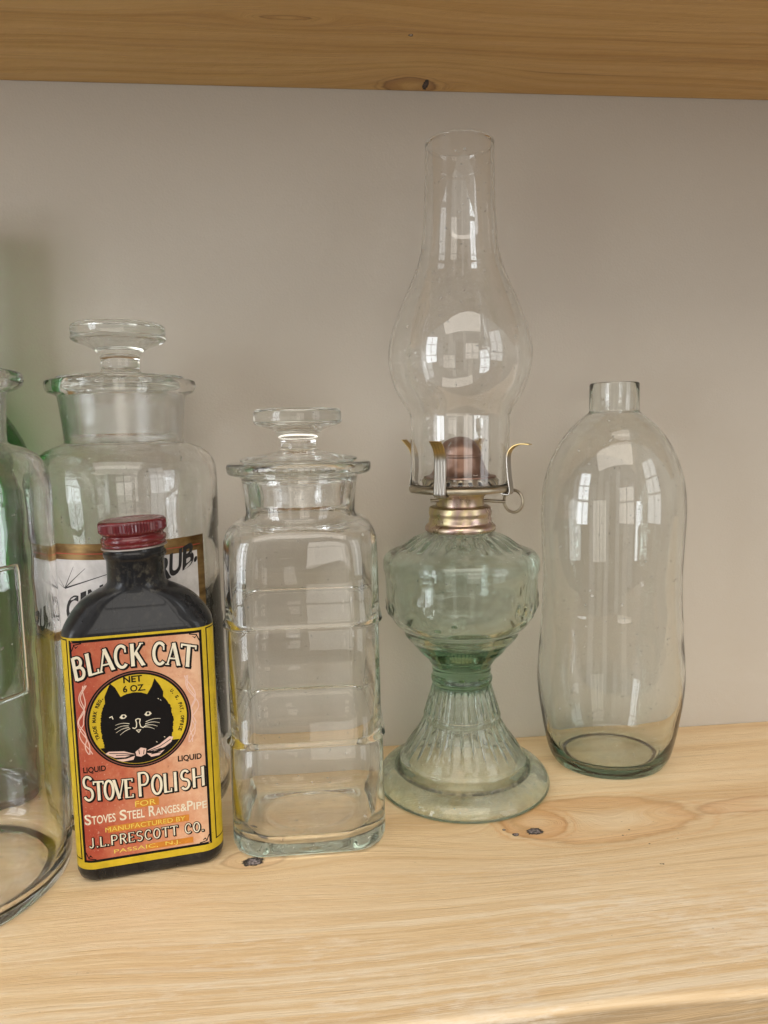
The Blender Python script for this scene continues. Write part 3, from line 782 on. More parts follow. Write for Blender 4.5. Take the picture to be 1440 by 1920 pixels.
# whiskers, nose, mouth, eyes
for (x0, y0, x1, y1, bend) in ((-6.2, 75.6, -12.3, 74.6, 0.7), (-6.0, 74.8, -11.9, 72.9, 0.6), (-5.8, 76.6, -12.0, 76.6, 0.6), (-5.6, 74.2, -10.2, 71.6, 0.4),
                             (1.2, 75.6, 7.6, 75.4, 0.7), (1.0, 74.8, 6.6, 73.8, 0.6), (1.4, 76.6, 8.2, 77.4, 0.6), (0.8, 74.2, 5.2, 72.6, 0.4)):
    pts = []
    for k in range(9):
        t = k / 8; pts.append((x0 + (x1 - x0) * t, y0 + (y1 - y0) * t + bend * math.sin(PI * t)))
    fl.line(pts, 0.28, 0.185, taper=lambda t: 1.1 - 0.6 * t)
fl.line([(-3.0, 78.2), (-1.9, 78.6), (-0.9, 78.2), (-1.3, 76.6), (-0.9, 74.6), (0.1, 74.0), (1.0, 74.6)], 0.42, 0.185)
fl.line([(-3.0, 78.2), (-2.6, 76.4), (-2.8, 74.6), (-3.6, 74.0), (-4.6, 74.5)], 0.42, 0.185)
fl.line([(-2.9, 73.1), (-1.9, 71.9), (-1.0, 73.1)], 0.34, 0.185, True)
for ex, ey, s in ((-8.3, 80.3, 1), (2.7, 80.4, -1)):
    e = [(ex - 1.7, ey - 0.2), (ex - 0.6, ey + 1.1), (ex + 0.9, ey + 1.0), (ex + 1.6, ey + 0.0), (ex + 0.7, ey - 0.9), (ex - 0.8, ey - 1.0)]
    fl.poly(e, 0.185)
fl.line([(-14.4, 80.6), (-13.2, 81.0), (-12.8, 79.6)], 0.4, 0.185)
for (x0, y0) in ((7.4, 87.4), (8.4, 86.6), (5.6, 66.4), (9.2, 68.4)): fl.line([(x0, y0), (x0 + 0.5, y0 - 0.4)], 0.3, 0.185)
fl.build('cat_features', M_cream, label)
fl = new_flat()
for ex, ey in ((-8.3, 80.3), (2.5, 80.5)): fl.poly(circ(0.62, 12, ex + 0.2, ey + 0.1), 0.215)
# bow outlines on the pink
fl.build('cat_pupils', M_ink2, label)
fl = new_flat()   # pink bow
fl.poly([(-3.9, 62.6), (-1.4, 64.4), (1.0, 63.6), (0.6, 61.0), (-1.6, 59.9), (-3.6, 60.6)], 0.185)
fl.poly([(-4.2, 61.6), (-9, 63.6), (-15.6, 64.3), (-17.2, 63.4), (-13.2, 61.0), (-8.6, 60.6)], 0.185)
fl.poly([(1.2, 62.6), (7, 64.9), (11.6, 68.2), (13.4, 67.8), (12.4, 65.4), (9.4, 63.4), (4.6, 61.9)], 0.185)
fl.poly([(1.0, 61.4), (4.6, 60.6), (9.2, 62.0), (6.6, 59.6), (3.0, 59.2)], 0.185)
fl.poly([(-4.2, 60.8), (-8.0, 59.8), (-12.8, 60.0), (-9.6, 58.6), (-5.0, 58.9)], 0.185)
fl.build('cat_bow', M_pink, label)
fl = new_flat()
for p in ([(-15.5, 63.4), (-9, 62.6), (-4.6, 61.3)], [(-12.6, 62.0), (-8, 61.6), (-4.4, 61.0)], [(1.5, 62.2), (7.0, 63.7), (12.2, 66.8)], [(2.2, 61.9), (7.8, 62.9)], [(-2.4, 63.4), (-2.2, 61.2)], [(0.0, 63.2), (-0.4, 61.0)], [(3, 60.6), (7.4, 61.0)]):
    fl.line(p, 0.35, 0.215)
fl.build('bow_folds', M_ink2, label)
# pale scrollwork beside the circle
for s in (-1, 1):
    fl = new_flat()
    cx = CU + s * 24.9
    for ph, amp, wv in ((0.0, 2.0, 1.0), (1.9, 2.5, 1.0), (3.6, 1.5, 1.5)):
        pts = []
        for k in range(61):
            t = k / 60; zz = 64.0 + 33 * t
            bulge = 2.6 * (abs(t - 0.5) * 2) ** 2
            xx = cx - s * bulge + amp * math.sin(ph + t * PI * 3.4 * wv) * (1 - 0.5 * abs(2 * t - 1))
            xx = max(-28.4, min(27.4, xx))
            if math.hypot(xx - CU, zz - CV) < 24.1:
                xx = CU + s * math.sqrt(max(24.1 ** 2 - (zz - CV) ** 2, 0))
            pts.append((xx, zz))
        fl.line(pts, 0.42, 0.072, step=0.8)
    fl.build('scrollwork', M_pink, label)

# ---- lettering. stroke glyphs: unit height, strokes of (points, weight)
def arc(cx, cy, rx, ry, a0, a1, n=14):
    return [(cx + rx * math.cos(math.radians(a0 + (a1 - a0) * k / n)), cy + ry * math.sin(math.radians(a0 + (a1 - a0) * k / n))) for k in range(n + 1)]
K, Hn = 1.0, 0.45          # thick and thin weights
GL = {
 'A': [([(0.06, 0), (0.47, 1)], Hn), ([(0.47, 1), (0.90, 0)], K), ([(0.20, 0.30), (0.78, 0.30)], Hn)],
 'B': [([(0.16, 0), (0.16, 1)], K), ([(0.16, 0.97), (0.45, 0.97)] + arc(0.50, 0.76, 0.30, 0.21, 90, -90) + [(0.16, 0.54)], 0.75), ([(0.16, 0.54), (0.5, 0.54)] + arc(0.54, 0.28, 0.34, 0.25, 90, -90) + [(0.16, 0.03)], 0.8)],
 'C': [(arc(0.55, 0.5, 0.42, 0.48, 48, 312, 24), 0.85), ([(0.84, 0.86), (0.84, 0.66)], Hn)],
 'E': [([(0.18, 0), (0.18, 1)], K), ([(0.18, 0.97), (0.88, 0.97)], Hn), ([(0.18, 0.52), (0.74, 0.52)], Hn), ([(0.18, 0.03), (0.9, 0.03)], Hn), ([(0.88, 1.0), (0.88, 0.84)], Hn), ([(0.9, 0.0), (0.9, 0.18)], Hn)],
 'H': [([(0.16, 0), (0.16, 1)], K), ([(0.84, 0), (0.84, 1)], K), ([(0.16, 0.52), (0.84, 0.52)], Hn)],
 'I': [([(0.5, 0), (0.5, 1)], K)],
 'J': [([(0.7, 1), (0.7, 0.25)] + arc(0.42, 0.25, 0.28, 0.22, 0, -160), 0.8)],
 'K': [([(0.16, 0), (0.16, 1)], K), ([(0.82, 1), (0.18, 0.42)], Hn), ([(0.38, 0.62), (0.90, 0)], K)],
 'L': [([(0.18, 1), (0.18, 0)], K), ([(0.18, 0.04), (0.9, 0.04)], 0.55), ([(0.9, 0.0), (0.9, 0.2)], Hn)],
 'N': [([(0.14, 0), (0.14, 1)], 0.8), ([(0.14, 1), (0.86, 0)], 0.9), ([(0.86, 0), (0.86, 1)], 0.8)],
 'O': [(arc(0.5, 0.5, 0.38, 0.48, 0, 360, 32), 0.9)],
 'P': [([(0.18, 0), (0.18, 1)], K), ([(0.18, 0.97), (0.48, 0.97)] + arc(0.52, 0.72, 0.34, 0.25, 90, -90) + [(0.18, 0.47)], 0.75)],
 'R': [([(0.18, 0), (0.18, 1)], K), ([(0.18, 0.97), (0.48, 0.97)] + arc(0.52, 0.74, 0.32, 0.23, 90, -90) + [(0.18, 0.51)], 0.75), ([(0.48, 0.5), (0.90, 0)], K)],
 'S': [(arc(0.5, 0.745, 0.33, 0.235, 30, 235, 14) + arc(0.5, 0.265, 0.35, 0.25, 62, -150, 16), 0.85)],
 'T': [([(0.5, 0), (0.5, 1)], K), ([(0.04, 0.96), (0.96, 0.96)], 0.55), ([(0.05, 1.0), (0.05, 0.82)], Hn), ([(0.95, 1.0), (0.95, 0.82)], Hn)],
 'V': [([(0.06, 1), (0.50, 0)], K), ([(0.50, 0), (0.92, 1)], Hn)],
 '.': [([(0.35, 0.0), (0.35, 0.13)], 1.0)],
}
SERIF = {'A': [(0.06, 0), (0.90, 0)], 'B': [], 'H': [(0.16, 0), (0.16, 1), (0.84, 0), (0.84, 1)], 'I': [(0.5, 0), (0.5, 1)], 'K': [(0.16, 0), (0.16, 1), (0.9, 0), (0.82, 1)], 'L': [(0.18, 1)],
         'P': [(0.18, 0)], 'R': [(0.18, 0), (0.9, 0)], 'T': [(0.5, 0)], 'V': [(0.06, 1), (0.92, 1)], 'N': [(0.14, 0), (0.86, 1)]}
def glyph(fills, outl, ch, u0, w, v0, h, wt, grow, warp, serif=0.5, shadow=(0.5, -0.45), of=0.20, oo=0.12):
    """draw one letter: pale strokes over black, grown strokes that also fall to the right as a drop shadow"""
    def tr(p, du=0.0, dv=0.0): return warp(u0 + p[0] * w + du, v0 + p[1] * h + dv)
    strokes = list(GL[ch])
    for (sx, sy) in SERIF.get(ch, []) if serif else []:
        e = serif * wt / w * 1.05
        strokes.append(([(sx - e, sy + (0.02 if sy == 0 else -0.02)), (sx + e, sy + (0.02 if sy == 0 else -0.02))], 0.34))
    for pts, k in strokes:
        P = subdiv([(p[0] * w, p[1] * h) for p in pts], 1.0)
        P = [(p[0] / w, p[1] / h) for p in P]
        ext = P
        fills.add(*ribbon2d([tr(p) for p in ext], wt * k), of)
        # outline: longer by grow at both ends
        q = [Vector((p[0] * w, p[1] * h)) for p in P]
        d0 = (q[0] - q[1]).normalized() * grow; d1 = (q[-1] - q[-2]).normalized() * grow
        q = [q[0] + d0] + q[1:-1] + [q[-1] + d1]
        q = [(v.x / w, v.y / h) for v in q]
        outl.add(*ribbon2d([tr(p) for p in q], wt * k + 2 * grow), oo)
        if shadow:
            for f in (0.5, 1.0):
                outl.add(*ribbon2d([tr(p, shadow[0] * f, shadow[1] * f) for p in q], wt * k + 2 * grow), oo)
fills, outl = new_flat(), new_flat()
def arch(u, v): return u, v - 0.0058 * u * u
def archT(c0):
    sl_ = -2 * 0.0058 * c0
    return lambda u, v: (u - sl_ * (v - 109) * 0.45, v - 0.0058 * c0 * c0 + sl_ * (u - c0))
for ch, u0, u1 in (('B', -28.6, -23.6), ('L', -22.6, -17.6), ('A', -17.4, -11.0), ('C', -10.8, -4.6), ('K', -3.6, 2.6), ('C', 6.0, 12.2), ('A', 12.6, 18.6), ('T', 18.6, 25.6)):
    glyph(fills, outl, ch, u0, u1 - u0, 104.0, 10.6, 1.6, 0.48, archT((u0 + u1) / 2))
fills.build('title_lettering', M_cream, label); outl.build('title_outline', M_ink2, label)
fills, outl = new_flat(), new_flat()
ident = lambda u, v: (u, v)
def bow(u, v): return u, v + 0.0016 * u * u - 0.5 - (0.018 * u if u < 0 else 0)
for ch, u0, u1, hh in (('S', -28.4, -23.0, 11.8), ('T', -23.4, -18.8, 9.4), ('O', -19.0, -14.2, 9.4), ('V', -14.6, -9.8, 9.4), ('E', -9.8, -5.8, 9.4), ('P', -4.0, 1.6, 12.0), ('O', 2.0, 7.4, 9.6), ('L', 7.8, 11.6, 9.6), ('I', 11.8, 14.6, 9.6), ('S', 15.2, 20.2, 9.6), ('H', 20.8, 27.0, 9.6)):
    glyph(fills, outl, ch, u0, u1 - u0, 40.8, hh, 1.25, 0.38, bow)
fills.build('product_lettering', M_cream, label); outl.build('product_outline', M_ink2, label)
fills, outl = new_flat(), new_flat()
name = 'J.L.PRESCOTT CO.'
adv = {'J': 3.5, '.': 1.7, 'L': 3.3, 'P': 4.0, 'R': 4.1, 'E': 3.7, 'S': 3.9, 'C': 4.1, 'O': 4.3, 'T': 4.1, ' ': 2.6}
tot = sum(adv[c] for c in name); k = 53.0 / tot; u = -27.2
for ch in name:
    a = adv[ch] * k
    if ch != ' ': glyph(fills, outl, ch, u, a * 0.86, 18.4, 4.9, 0.62, 0.30, ident, 0, (0.35, -0.35))
    u += a
fills.build('maker_lettering', M_cream, label); outl.build('maker_outline', M_ink2, label)

def small(text, u0, u1, v0, v1, bold=0.0, off=0.14, warp=None, tgt=None):
    V2, F2 = text_fit(text, u0, u1, v0, v1, bold, 0.0, warp); tgt.add(V2, F2, off)
fl = new_flat()
small('NET', -7.2, 0.9, 96.4, 99.3, 0.03, 0.165, None, fl)
small('6 OZ.', -7.6, 2.1, 91.9, 94.9, 0.025, 0.185, None, fl)
small('LIQUID', -27.2, -17.4, 54.8, 57.9, 0.03, 0.10, lambda u, v: (u, v), fl)
small('LIQUID', 15.0, 25.8, 54.6, 57.8, 0.03, 0.10, lambda u, v: (u, v), fl)
def round_text(text, a0, a1, r, h, outward=True):
    n = len(text)
    for i, ch in enumerate(text):
        if ch == ' ': continue
        a = math.radians(a0 + (a1 - a0) * (i + 0.5) / n)
        wch = abs(a1 - a0) / n * PI / 180 * r * (0.78 if ch not in 'I.' else 0.3)
        hh = h if ch != '.' else h * 0.2
        V2, F2 = text_fit(ch, -wch / 2, wch / 2, -h / 2, -h / 2 + hh, 0.035)
        c, s = math.cos(a - PI / 2), math.sin(a - PI / 2)
        V3 = [(CU + r * math.cos(a) + x * c - y * s, CV + r * math.sin(a) + x * s + y * c) for x, y in V2]
        fl.add(V3, F2, 0.165)
round_text('TRADE MARK REG.', 203, 141, 19.6, 1.5)
round_text('U. S. PAT. OFFICE', 40, -24, 19.6, 1.5)
fl.build('small_lettering', M_ink2, label)
fl = new_flat()     # orange blocks behind the yellow words
fl.grid(-5.4, 5.2, 34.9, 38.9, 0.075, 8, 1); fl.grid(-18.4, 18.6, 24.6, 27.9, 0.075, 24, 1); fl.grid(-2.0, 20.0, 13.2, 16.2, 0.075, 14, 1)
fl.build('colour_blocks', M_orange, label)
fl = new_flat()
small('FOR', -5.6, 3.8, 35.6, 38.2, 0.0, 0.11, None, fl)
small('MANUFACTURED BY', -19.4, 16.8, 25.1, 27.4, 0.0, 0.11, None, fl)
small('PASSAIC,  N.J.', -16.2, 14.0, 13.4, 15.9, 0.0, 0.11, None, fl)
fl.build('yellow_lettering', M_yel2, label)
fl = new_flat()
small('S', -28.2, -25.4, 29.9, 34.8, 0.015, 0.11, None, fl); small('TOVES', -25.0, -14.6, 29.9, 33.9, 0.012, 0.11, None, fl)
small('S', -12.6, -9.8, 29.9, 34.9, 0.015, 0.11, None, fl); small('TEEL', -9.4, -1.6, 29.9, 33.9, 0.012, 0.11, None, fl)
small('R', 0.4, 3.2, 29.9, 34.9, 0.015, 0.11, None, fl); small('ANGES', 3.6, 14.4, 29.9, 33.7, 0.012, 0.11, None, fl)
small('&', 14.9, 17.6, 29.9, 33.6, 0.012, 0.11, None, fl); small('P', 18.0, 20.6, 29.9, 34.6, 0.015, 0.11, None, fl); small('IPE', 21.0, 27.2, 29.9, 33.4, 0.01, 0.11, None, fl)
fl.build('use_lettering', M_cream, label)
fl = new_flat()     # side panel word, reading upward
V2, F2 = text_fit('DIRECTIONS', 0, 24, 0, 1.6, 0.0)
fl.add([(36.2 - y, 58 + x) for x, y in V2], F2, 0.10)
fl.build('side_lettering', M_olive, label)

# ------------------------------------------------------------------ oil lamp
LX, LY = 0.0846, 0.4042
root = empty('oil_lamp', (LX, LY, 0.0))
tag(root, 'green glass oil lamp with metal burner and tall clear chimney', 'lamp')
M_lamp = glass('green_lamp_glass', (36, 20.5, 30), 0.0, 0.018, 40, 0.02, dust=(0.5, 0.36, 0.66, 60), dirt=(0.0374, 0.0404, 0.0092, 0.0122))
out_top = [(147.2, 26.9), (144.1, 31.2), (142.0, 34.8), (140.0, 40.4), (138.4, 43.2), (135.7, 45.0), (131, 45.4), (127.6, 44.6), (124.6, 44.1), (115.9, 43.9), (108, 43.3), (103.3, 41.9), (97.9, 38.6), (95.2, 35.2), (93.4, 33.9), (90.5, 32.9),
           (86.4, 29.6), (84.1, 27.4), (80.9, 24.9), (77, 21.0), (74.5, 19.2), (72.5, 17.8)]
outp = [(152.2, 15.8), (152.2, 18.4), (150.4, 20.4)] + catmull([(149.2, 22.8)] + out_top, 4)
outp += catmull([(72.0, 17.6), (66.5, 17.2), (65.4, 17.7), (64.3, 18.2), (63.0, 18.1), (61.8, 17.4), (59.9, 17.3), (53, 19.2), (47.5, 20.9), (43.8, 21.9), (42.6, 22.6), (41.2, 22.8), (39.8, 22.5), (38.2, 22.9), (35.3, 24.4), (30, 27.6), (25.4, 30.9), (20.4, 34.4), (18.0, 35.9)], 4)
outp += catmull([(17.2, 36.6), (16.0, 37.5), (13.6, 37.6), (11.0, 37.8), (9.6, 38.6), (9.8, 39.8), (10.6, 41.0), (10.2, 43.6), (8.4, 47.0), (5.6, 49.9), (2.9, 51.2), (1.2, 51.2), (0.2, 50.2), (0, 49.0)], 4)
n_out = len(outp)
under = catmull([(0.4, 47.2), (3.0, 45.0), (6.0, 41.5), (8.2, 36.0), (12, 33.4), (18, 31.0), (26, 26.6), (34, 21.2), (42, 18.4), (52, 15.4), (57, 12.6), (59.5, 8), (60.3, 3)], 3)
inn = catmull([(78.5, 4), (79.5, 12), (83.5, 19), (89, 26.5), (94.5, 30.0), (99, 35.0), (104, 38.6), (112, 40.2), (124, 40.4), (131, 41.0), (135, 39.8), (138, 36.0), (141, 29.5), (144.5, 24.5), (148, 17.6), (149.6, 15.4)], 3)
LR = inn + outp + under
ni = len(inn)
random.seed(3)
relief = []
for k in range(5):       # moulded scrolls low on the bowl
    th0 = -0.55 + k * 2 * PI / 5
    for (dt, zz, st_, szz, am) in ((0.0, 109, 0.10, 3.0, 1.1), (0.14, 106, 0.06, 2.2, 0.9), (-0.12, 112, 0.05, 2.4, 0.8), (0.26, 104.5, 0.07, 1.6, 0.8), (-0.22, 116, 0.04, 2.0, 0.7), (0.36, 107.5, 0.04, 1.8, 0.6), (0.05, 101.5, 0.12, 1.3, 0.8)):
        relief.append((th0 + dt, zz, st_, szz, am))
relief += [(1.42, 107.5, 0.12, 4.2, 1.6), (1.5, 102, 0.10, 2.4, 1.2), (1.36, 114, 0.05, 2.5, 0.8)]
def lamp_rf(Rr, z, th, ri):
    if ri < ni or ri >= ni + n_out: return Rr, z
    if 141.5 < z < 149.5:            # petals on the shoulder
        e = math.sin(PI * (z - 141.5) / 8.0)
        c = math.cos(26 * th)
        return Rr + 0.55 * e * (abs(c) ** 0.6 * (1 if c > 0 else -1)), z + 0.25 * e * c
    if 96 < z < 127:
        d = 0.0
        for (t0, z0_, st_, sz_, am) in relief:
            dd = (th - t0 + PI) % (2 * PI) - PI
            q = (dd / st_) ** 2 + ((z - z0_) / sz_) ** 2
            if q < 8: d += am * math.exp(-q)
        return Rr + min(d * 1.35, 2.2), z
    if 19.5 < z < 61.5:
        e = min(1.0, (z - 19.5) / 4.0, (61.5 - z) / 2.0)
        if 39 < z < 44: e *= 0.25
        c = math.cos(30 * th)
        g = -0.85 * (max(0.0, c) ** 4)      # narrow grooves between broad flutes
        return Rr + 1.15 * e * g + 0.3 * e, z
    return Rr, z
link('lamp_base', loft('lamp_base', LR, 384, 45, lamp_rf), M_lamp, root)

# chimney
M_chim = glass('chimney_glass', (12, 8, 12), 0.0, 0.012, 30, 0.01)
ch = [(179.0, 27.5), (200, 28.0), (214, 28.3), (217.2, 28.4), (219.0, 29.0), (222.3, 30.7), (229.3, 34.9), (236.1, 37.9), (244.8, 40.0), (250.8, 40.4), (255, 40.2), (261.9, 38.9), (270.3, 36.3), (278.7, 33.0), (287, 29.2), (299.6, 23.9), (305.4, 22.3), (312.1, 21.0), (331.8, 19.6), (350, 19.1), (363.6, 18.9)]
co_ = catmull(ch, 5)
T_ = 1.0
ci = [(z, r - T_) for z, r in reversed(co_)]
prof = co_ + [(364.1, 19.0), (364.6, 18.9), (364.9, 18.6), (364.9, 18.1), (364.6, 17.75), (364.1, 17.7)] + ci + [(178.6, 26.8), (178.6, 27.2), co_[0]]
me = loft('chimney', prof, 128, 60, None, False, False)
chim = link('chimney', me, M_chim, root)
chim.matrix_local = Matrix.Translation((0.0, 0, 0.179)) @ Matrix.Rotation(math.radians(0.45), 4, 'Y') @ Matrix.Translation((0, 0, -0.179))

# burner
M_brass = metal('iridescent_brass', [(0.40, 0.30, 0.12), (0.55, 0.47, 0.24), (0.50, 0.36, 0.33), (0.58, 0.52, 0.33)], 0.26, 45, (1, 1, 0.5))
M_tin = metal('dull_plated_tin', [(0.30, 0.27, 0.22), (0.42, 0.37, 0.27), (0.50, 0.46, 0.40)], 0.34, 70)
M_dome = metal('heat_browned_copper', [(0.20, 0.115, 0.082), (0.30, 0.185, 0.14), (0.42, 0.32, 0.28)], 0.36, 40)
def shell(name, prof, mat, parent, th=0.5, seg=128, rf=None):
    me = loft(name, prof, seg, 40, rf, False, False)
    o = link(name, me, mat, parent)
    md = o.modifiers.new('thickness', 'SOLIDIFY'); md.thickness = th * MM; md.offset = 0
    return o
R = [(151.4, 15.0), (151.6, 19.6), (152.2, 20.3), (153.2, 20.4), (154.6, 20.1), (155.6, 19.0), (156.2, 18.3), (157.2, 18.0), (158.4, 18.2), (159.2, 17.8), (160.0, 17.7), (161.2, 18.0), (162.6, 18.2), (163.6, 17.8), (164.8, 17.9), (165.6, 17.4), (166.0, 16.2), (166.1, 13.4),
     (166.2, 12.6)]
burner = link('burner', loft('burner', R, 128, 60, None, False, False), M_brass, root)
burner.modifiers.new('thickness', 'SOLIDIFY').thickness = 0.0006
shell('burner_collar', [(165.0, 13.6), (166.6, 13.5), (170.4, 13.5), (171.4, 13.8), (172.4, 14.6), (173.4, 15.2), (174.6, 15.4), (175.4, 16.2), (175.8, 19.0), (175.9, 26.5)], M_brass, burner, 0.5)
gal = [(175.9, 26.0), (174.9, 27.0), (174.6, 28.0), (174.9, 28.9), (175.8, 29.3), (176.9, 29.2), (177.6, 28.5), (177.8, 27.6), (178.2, 26.0), (178.9, 24.2), (180.0, 22.9), (181.0, 21.6), (182.6, 19.9)]
gal_o = shell('gallery', gal, M_tin, burner, 0.5)
bm = bmesh.new(); bm.from_mesh(gal_o.data)
dl = []
for f in bm.faces:
    c = f.calc_center_median(); a = math.degrees(math.atan2(c.y, c.x)) % 15.0
    if 0.0217 < c.xy.length < 0.0241 and a < 5.6: dl.append(f)
bmesh.ops.delete(bm, geom=dl, context='FACES'); bm.to_mesh(gal_o.data); bm.free()
# wick dome: a slotted cap
dome_prof = [(182.2, 20.6), (183.0, 20.2), (183.2, 19.0), (183.6, 17.4), (185.6, 15.6), (188, 14.3), (190.4, 13.5), (193.4, 12.5), (194.0, 12.7), (194.8, 12.7), (195.4, 12.2), (197.4, 11.7), (199.6, 10.9), (201.6, 9.5), (203.2, 7.6), (204.4, 5.2), (205.1, 2.6), (205.4, 0.4)]
dp = catmull(dome_prof, 3)
me = loft('wick_dome', dp, 160, 60, None, False, False)
bm = bmesh.new(); bm.from_mesh(me)
ang = math.radians(-40); nx, ny = -math.sin(ang), math.cos(ang)
dl = []
for f in bm.faces:
    c = f.calc_center_median()
    if c.z > 0.1885 and abs(c.x * nx + c.y * ny - 0.0042) < 0.0016: dl.append(f)
bmesh.ops.delete(bm, geom=dl, context='FACES')
bm.to_mesh(me); bm.free()
dome = link('wick_dome', me, M_dome, burner)
md = dome.modifiers.new('thickness', 'SOLIDIFY'); md.thickness = 0.0005; md.offset = 0
M_wick = paint('charred_wick', (0.02, 0.018, 0.016), 0.9, 0.2, 800)
# wick tube inside the dome
bm = bmesh.new(); bmesh.ops.create_cube(bm, size=1.0)
for v in bm.verts: v.co = Vector((v.co.x * 0.015, v.co.y * 0.0026 + 0.0042, 0.186 + v.co.z * 0.024))
bmesh.ops.rotate(bm, verts=bm.verts, cent=(0, 0, 0), matrix=Matrix.Rotation(ang, 3, 'Z'))
bmesh.ops.bevel(bm, geom=list(bm.edges), offset=0.0006, segments=2, affect='EDGES')
me = bpy.data.meshes.new('wick'); bm.to_mesh(me); bm.free(); link('wick', me, M_wick, burner)
# four ribbed prongs
def prong(az, flare, height):
    prof_ = [(24.5, 174.0), (27.2, 173.2), (29.6, 173.2), (30.6, 174.6), (30.4, 178), (29.7, 183), (29.2, 189), (29.1, 193), (29.7, 196.5), (31.0 + flare * 0.15, 199.5), (32.6 + flare * 0.5, 201.8 + height * 0.3), (34.2 + flare, 203.6 + height)]
    prof_ = catmull(prof_, 4)
    W, nw = 7.0, 24
    V, F = [], []
    for side in (0, 1):
        for i, (r, z) in enumerate(prof_):
            t0 = Vector((prof_[min(i + 1, len(prof_) - 1)][0] - prof_[max(i - 1, 0)][0], prof_[min(i + 1, len(prof_) - 1)][1] - prof_[max(i - 1, 0)][1])).normalized()
            nn = Vector((t0.y, -t0.x))
            wl = W * (1.0 if i < len(prof_) - 12 else 0.94)
            for k in range(nw + 1):
                s_ = (k / nw - 0.5) * wl
                rib = 0.30 * abs(math.sin(PI * 4 * k / nw))
                off = (rib if side == 0 else rib - 0.42)
                rr, zz = r + nn.x * off, z + nn.y * off
                V.append((s_, -rr, zz))
    n = len(prof_); L = n * (nw + 1)
    for i in range(n - 1):
        for k in range(nw):
            a = i * (nw + 1) + k
            F.append((a, a + 1, a + nw + 2, a + nw + 1)); F.append((L + a, L + a + nw + 1, L + a + nw + 2, L + a + 1))
    for i in range(n - 1):
        for k in (0, nw):
            a = i * (nw + 1) + k; F.append((a, a + nw + 1, L + a + nw + 1, L + a))
    for i in (0, n - 1):
        for k in range(nw):
            a = i * (nw + 1) + k; F.append((a, a + 1, L + a + 1, L + a))
    ca, sa = math.cos(az), math.sin(az)
    V = [((x * ca - y * sa) * MM, (x * sa + y * ca) * MM, z * MM) for x, y, z in V]
    return mesh_from('prong', V, F, True, 60, recalc=True)
m, N, out = new_mat('prong_metal')
z = N.xyz(obj_co(N))[2]
c = N.mix(N.mr(z, 0.1935, 0.1975), (0.36, 0.33, 0.29), (0.50, 0.36, 0.15))
b = principled(N, Base_Color=c, Metallic=1.0, Roughness=0.30)
N.put(out.inputs['Surface'], b.outputs[0]); M_prong = m
for az, fl_, hh in ((-33, 2.0, 0.0), (57, 7.0, -3.0), (147, 1.2, 0.0), (-123, 1.2, 0.5)):
    link('prong', prong(math.radians(az), fl_, hh), M_prong, burner)
# wick raiser: shaft with a wire loop
pts = [(-0.0180, -0.0035, 0.1697), (0.0, -0.0035, 0.1695), (0.014, -0.004, 0.1688), (0.0255, -0.0045, 0.1678)]
rod = link('wick_raiser', tube('wick_raiser', pts, 0.00095, 10), M_tin, burner)
cx, cz = 0.0302, 0.1680
ring = []
for k in range(40):
    a = 2 * PI * k / 40
    ring.append((cx + 0.0042 * math.cos(a), -0.0045 - 0.0046 * math.cos(a), cz + 0.0064 * math.sin(a)))
link('loop', tube('loop', ring, 0.00085, 10, True), M_tin, rod)

# ------------------------------------------------------------------ light
def area(name, loc, target, sx, sy, power, col):
    l = bpy.data.lights.new(name, 'AREA'); l.shape = 'RECTANGLE'; l.size = sx; l.size_y = sy; l.energy = power; l.color = col
    o = bpy.data.objects.new(name, l); COL.objects.link(o); o.location = loc
    o.rotation_euler = (Vector(target) - Vector(loc)).to_track_quat('-Z', 'Y').to_euler()
    return o
T0 = (0.0, 0.40, 0.15)
area('ceiling_lamp', (-0.10, -0.95, 1.75), T0, 2.0, 1.3, 22.0, (1.0, 0.92, 0.82))
def window(loc, pw, ph, nx, nz, power, col):
    """a window as separate lit panes, so that its glazing bars show in reflections"""
    d = (Vector(T0) - Vector(loc)); d.z = 0; d.normalize()
    side = Vector((-d.y, d.x, 0))
    for i in range(nx):
        for k in range(nz):
            p = Vector(loc) + side * ((i - (nx - 1) / 2) * pw * 1.12) + Vector((0, 0, (k - (nz - 1) / 2) * ph * 1.10))
            o = area('window_light', p, p + d, pw, ph, power / (nx * nz), col)
window((-1.35, -0.55, 0.45), 0.25, 0.36, 2, 3, 13.0, (0.88, 0.94, 1.0))
window((1.7, -1.1, 0.60), 0.36, 0.48, 2, 3, 8.5, (0.92, 0.96, 1.0))
window((0.55, -3.4, 0.30), 0.62, 0.70, 2, 2, 12.5, (1.0, 0.95, 0.88))

# the room the glass mirrors: a soft procedural environment
wld = bpy.data.worlds.new('World'); sc.world = wld; wld.use_nodes = True
N = NT(wld.node_tree)
for n in list(wld.node_tree.nodes): wld.node_tree.nodes.remove(n)
d = N.node('ShaderNodeTexCoord').outputs['Generated']
x, y, z = N.xyz(d)
c = N.ramp(N.mr(z, -1, 1), [(0.0, (0.22, 0.17, 0.12)), (0.46, (0.38, 0.31, 0.25)), (0.52, (0.92, 0.84, 0.75)), (0.66, (1.0, 0.92, 0.83)), (0.70, (1.25, 1.16, 1.06)), (1.0, (0.95, 0.88, 0.80))])
az = N.m('ARCTAN2', x, N.m('MULTIPLY', y, -1.0))
def slab(a0, a1, z0, z1, e=0.015):
    return N.m('MULTIPLY', N.m('MULTIPLY', N.mr(az, a0 - e, a0 + e), N.mr(az, a1 + e, a1 - e)), N.m('MULTIPLY', N.mr(z, z0 - e, z0 + e), N.mr(z, z1 + e, z1 - e)))
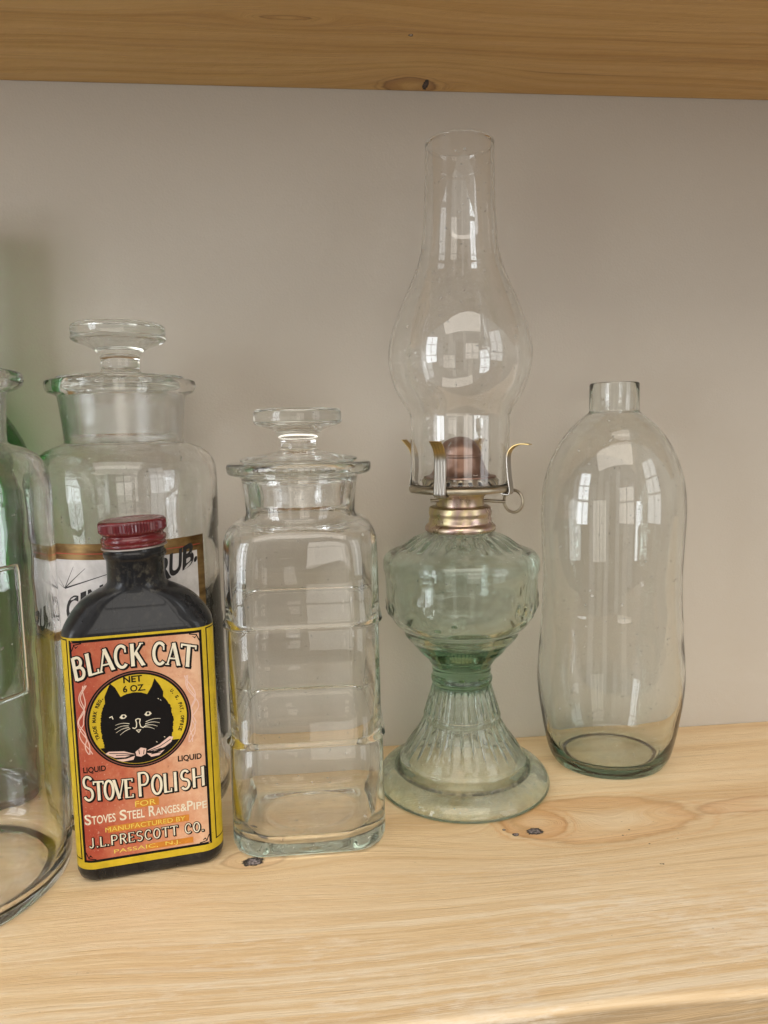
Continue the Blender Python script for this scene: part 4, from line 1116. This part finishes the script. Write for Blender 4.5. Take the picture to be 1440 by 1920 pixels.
# doorway, pale door frames, a bright hallway and a dark cupboard of the room behind the camera
for a0, a1, z0, z1, k_, cc in ((-0.30, -0.06, -0.5, 0.30, 0.5, (0.30, 0.26, 0.23)), (-0.42, -0.32, -0.5, 0.34, 0.9, (1.9, 1.85, 1.75)), (0.03, 0.15, -0.5, 0.34, 0.85, (1.7, 1.6, 1.45)),
                           (0.20, 0.48, -0.4, 0.22, 0.5, (0.42, 0.35, 0.28)), (-0.80, -0.66, -0.3, 0.30, 0.8, (1.7, 1.7, 1.7)), (0.95, 1.15, -0.2, 0.36, 0.6, (0.35, 0.32, 0.30)), (-1.25, -1.05, -0.3, 0.3, 0.6, (0.33, 0.30, 0.28))):
    c = N.mix(N.m('MULTIPLY', slab(a0, a1, z0, z1), k_), c, cc)
bgn = N.node('ShaderNodeBackground'); N.put(bgn.inputs[0], c); N.put(bgn.inputs[1], 0.58)
wo = N.node('ShaderNodeOutputWorld'); N.put(wo.inputs[0], bgn.outputs[0])

# ------------------------------------------------------------------ camera
pitch = math.atan(1340 / 11740); yaw = math.radians(5.7); roll = math.radians(1.2)
f0 = Vector((math.sin(yaw), math.cos(yaw), 0)); fwd = f0 * math.cos(pitch) + Vector((0, 0, -math.sin(pitch)))
r0 = Vector((math.cos(yaw), -math.sin(yaw), 0)); u0 = r0.cross(fwd)
right = r0 * math.cos(roll) - u0 * math.sin(roll); up = u0 * math.cos(roll) + r0 * math.sin(roll)
cam = bpy.data.cameras.new('camera'); cam.sensor_fit = 'VERTICAL'; cam.sensor_height = 36; cam.lens = 36 * 1340 / 1920
cam.clip_start = 0.01; cam.clip_end = 50
co_b = bpy.data.objects.new('camera', cam); COL.objects.link(co_b)
mw = Matrix((right, up, -fwd)).transposed().to_4x4(); mw.translation = Vector((0, 0, 0.21))
co_b.matrix_world = mw
sc.camera = co_b

# ------------------------------------------------------------------ render settings
sc.render.engine = 'CYCLES'
cy = sc.cycles
cy.max_bounces = 28; cy.transmission_bounces = 28; cy.glossy_bounces = 10; cy.diffuse_bounces = 5; cy.transparent_max_bounces = 16
cy.caustics_reflective = True; cy.caustics_refractive = True; cy.blur_glossy = 0.0
cy.sample_clamp_indirect = 0.0
cy.use_denoising = True; cy.denoiser = 'OPENIMAGEDENOISE'; cy.use_adaptive_sampling = False
vs = sc.view_settings
sc.display_settings.display_device = 'sRGB'
vs.view_transform = 'Standard'; vs.look = 'None'; vs.exposure = 0.05; vs.gamma = 1.0; vs.use_curve_mapping = False
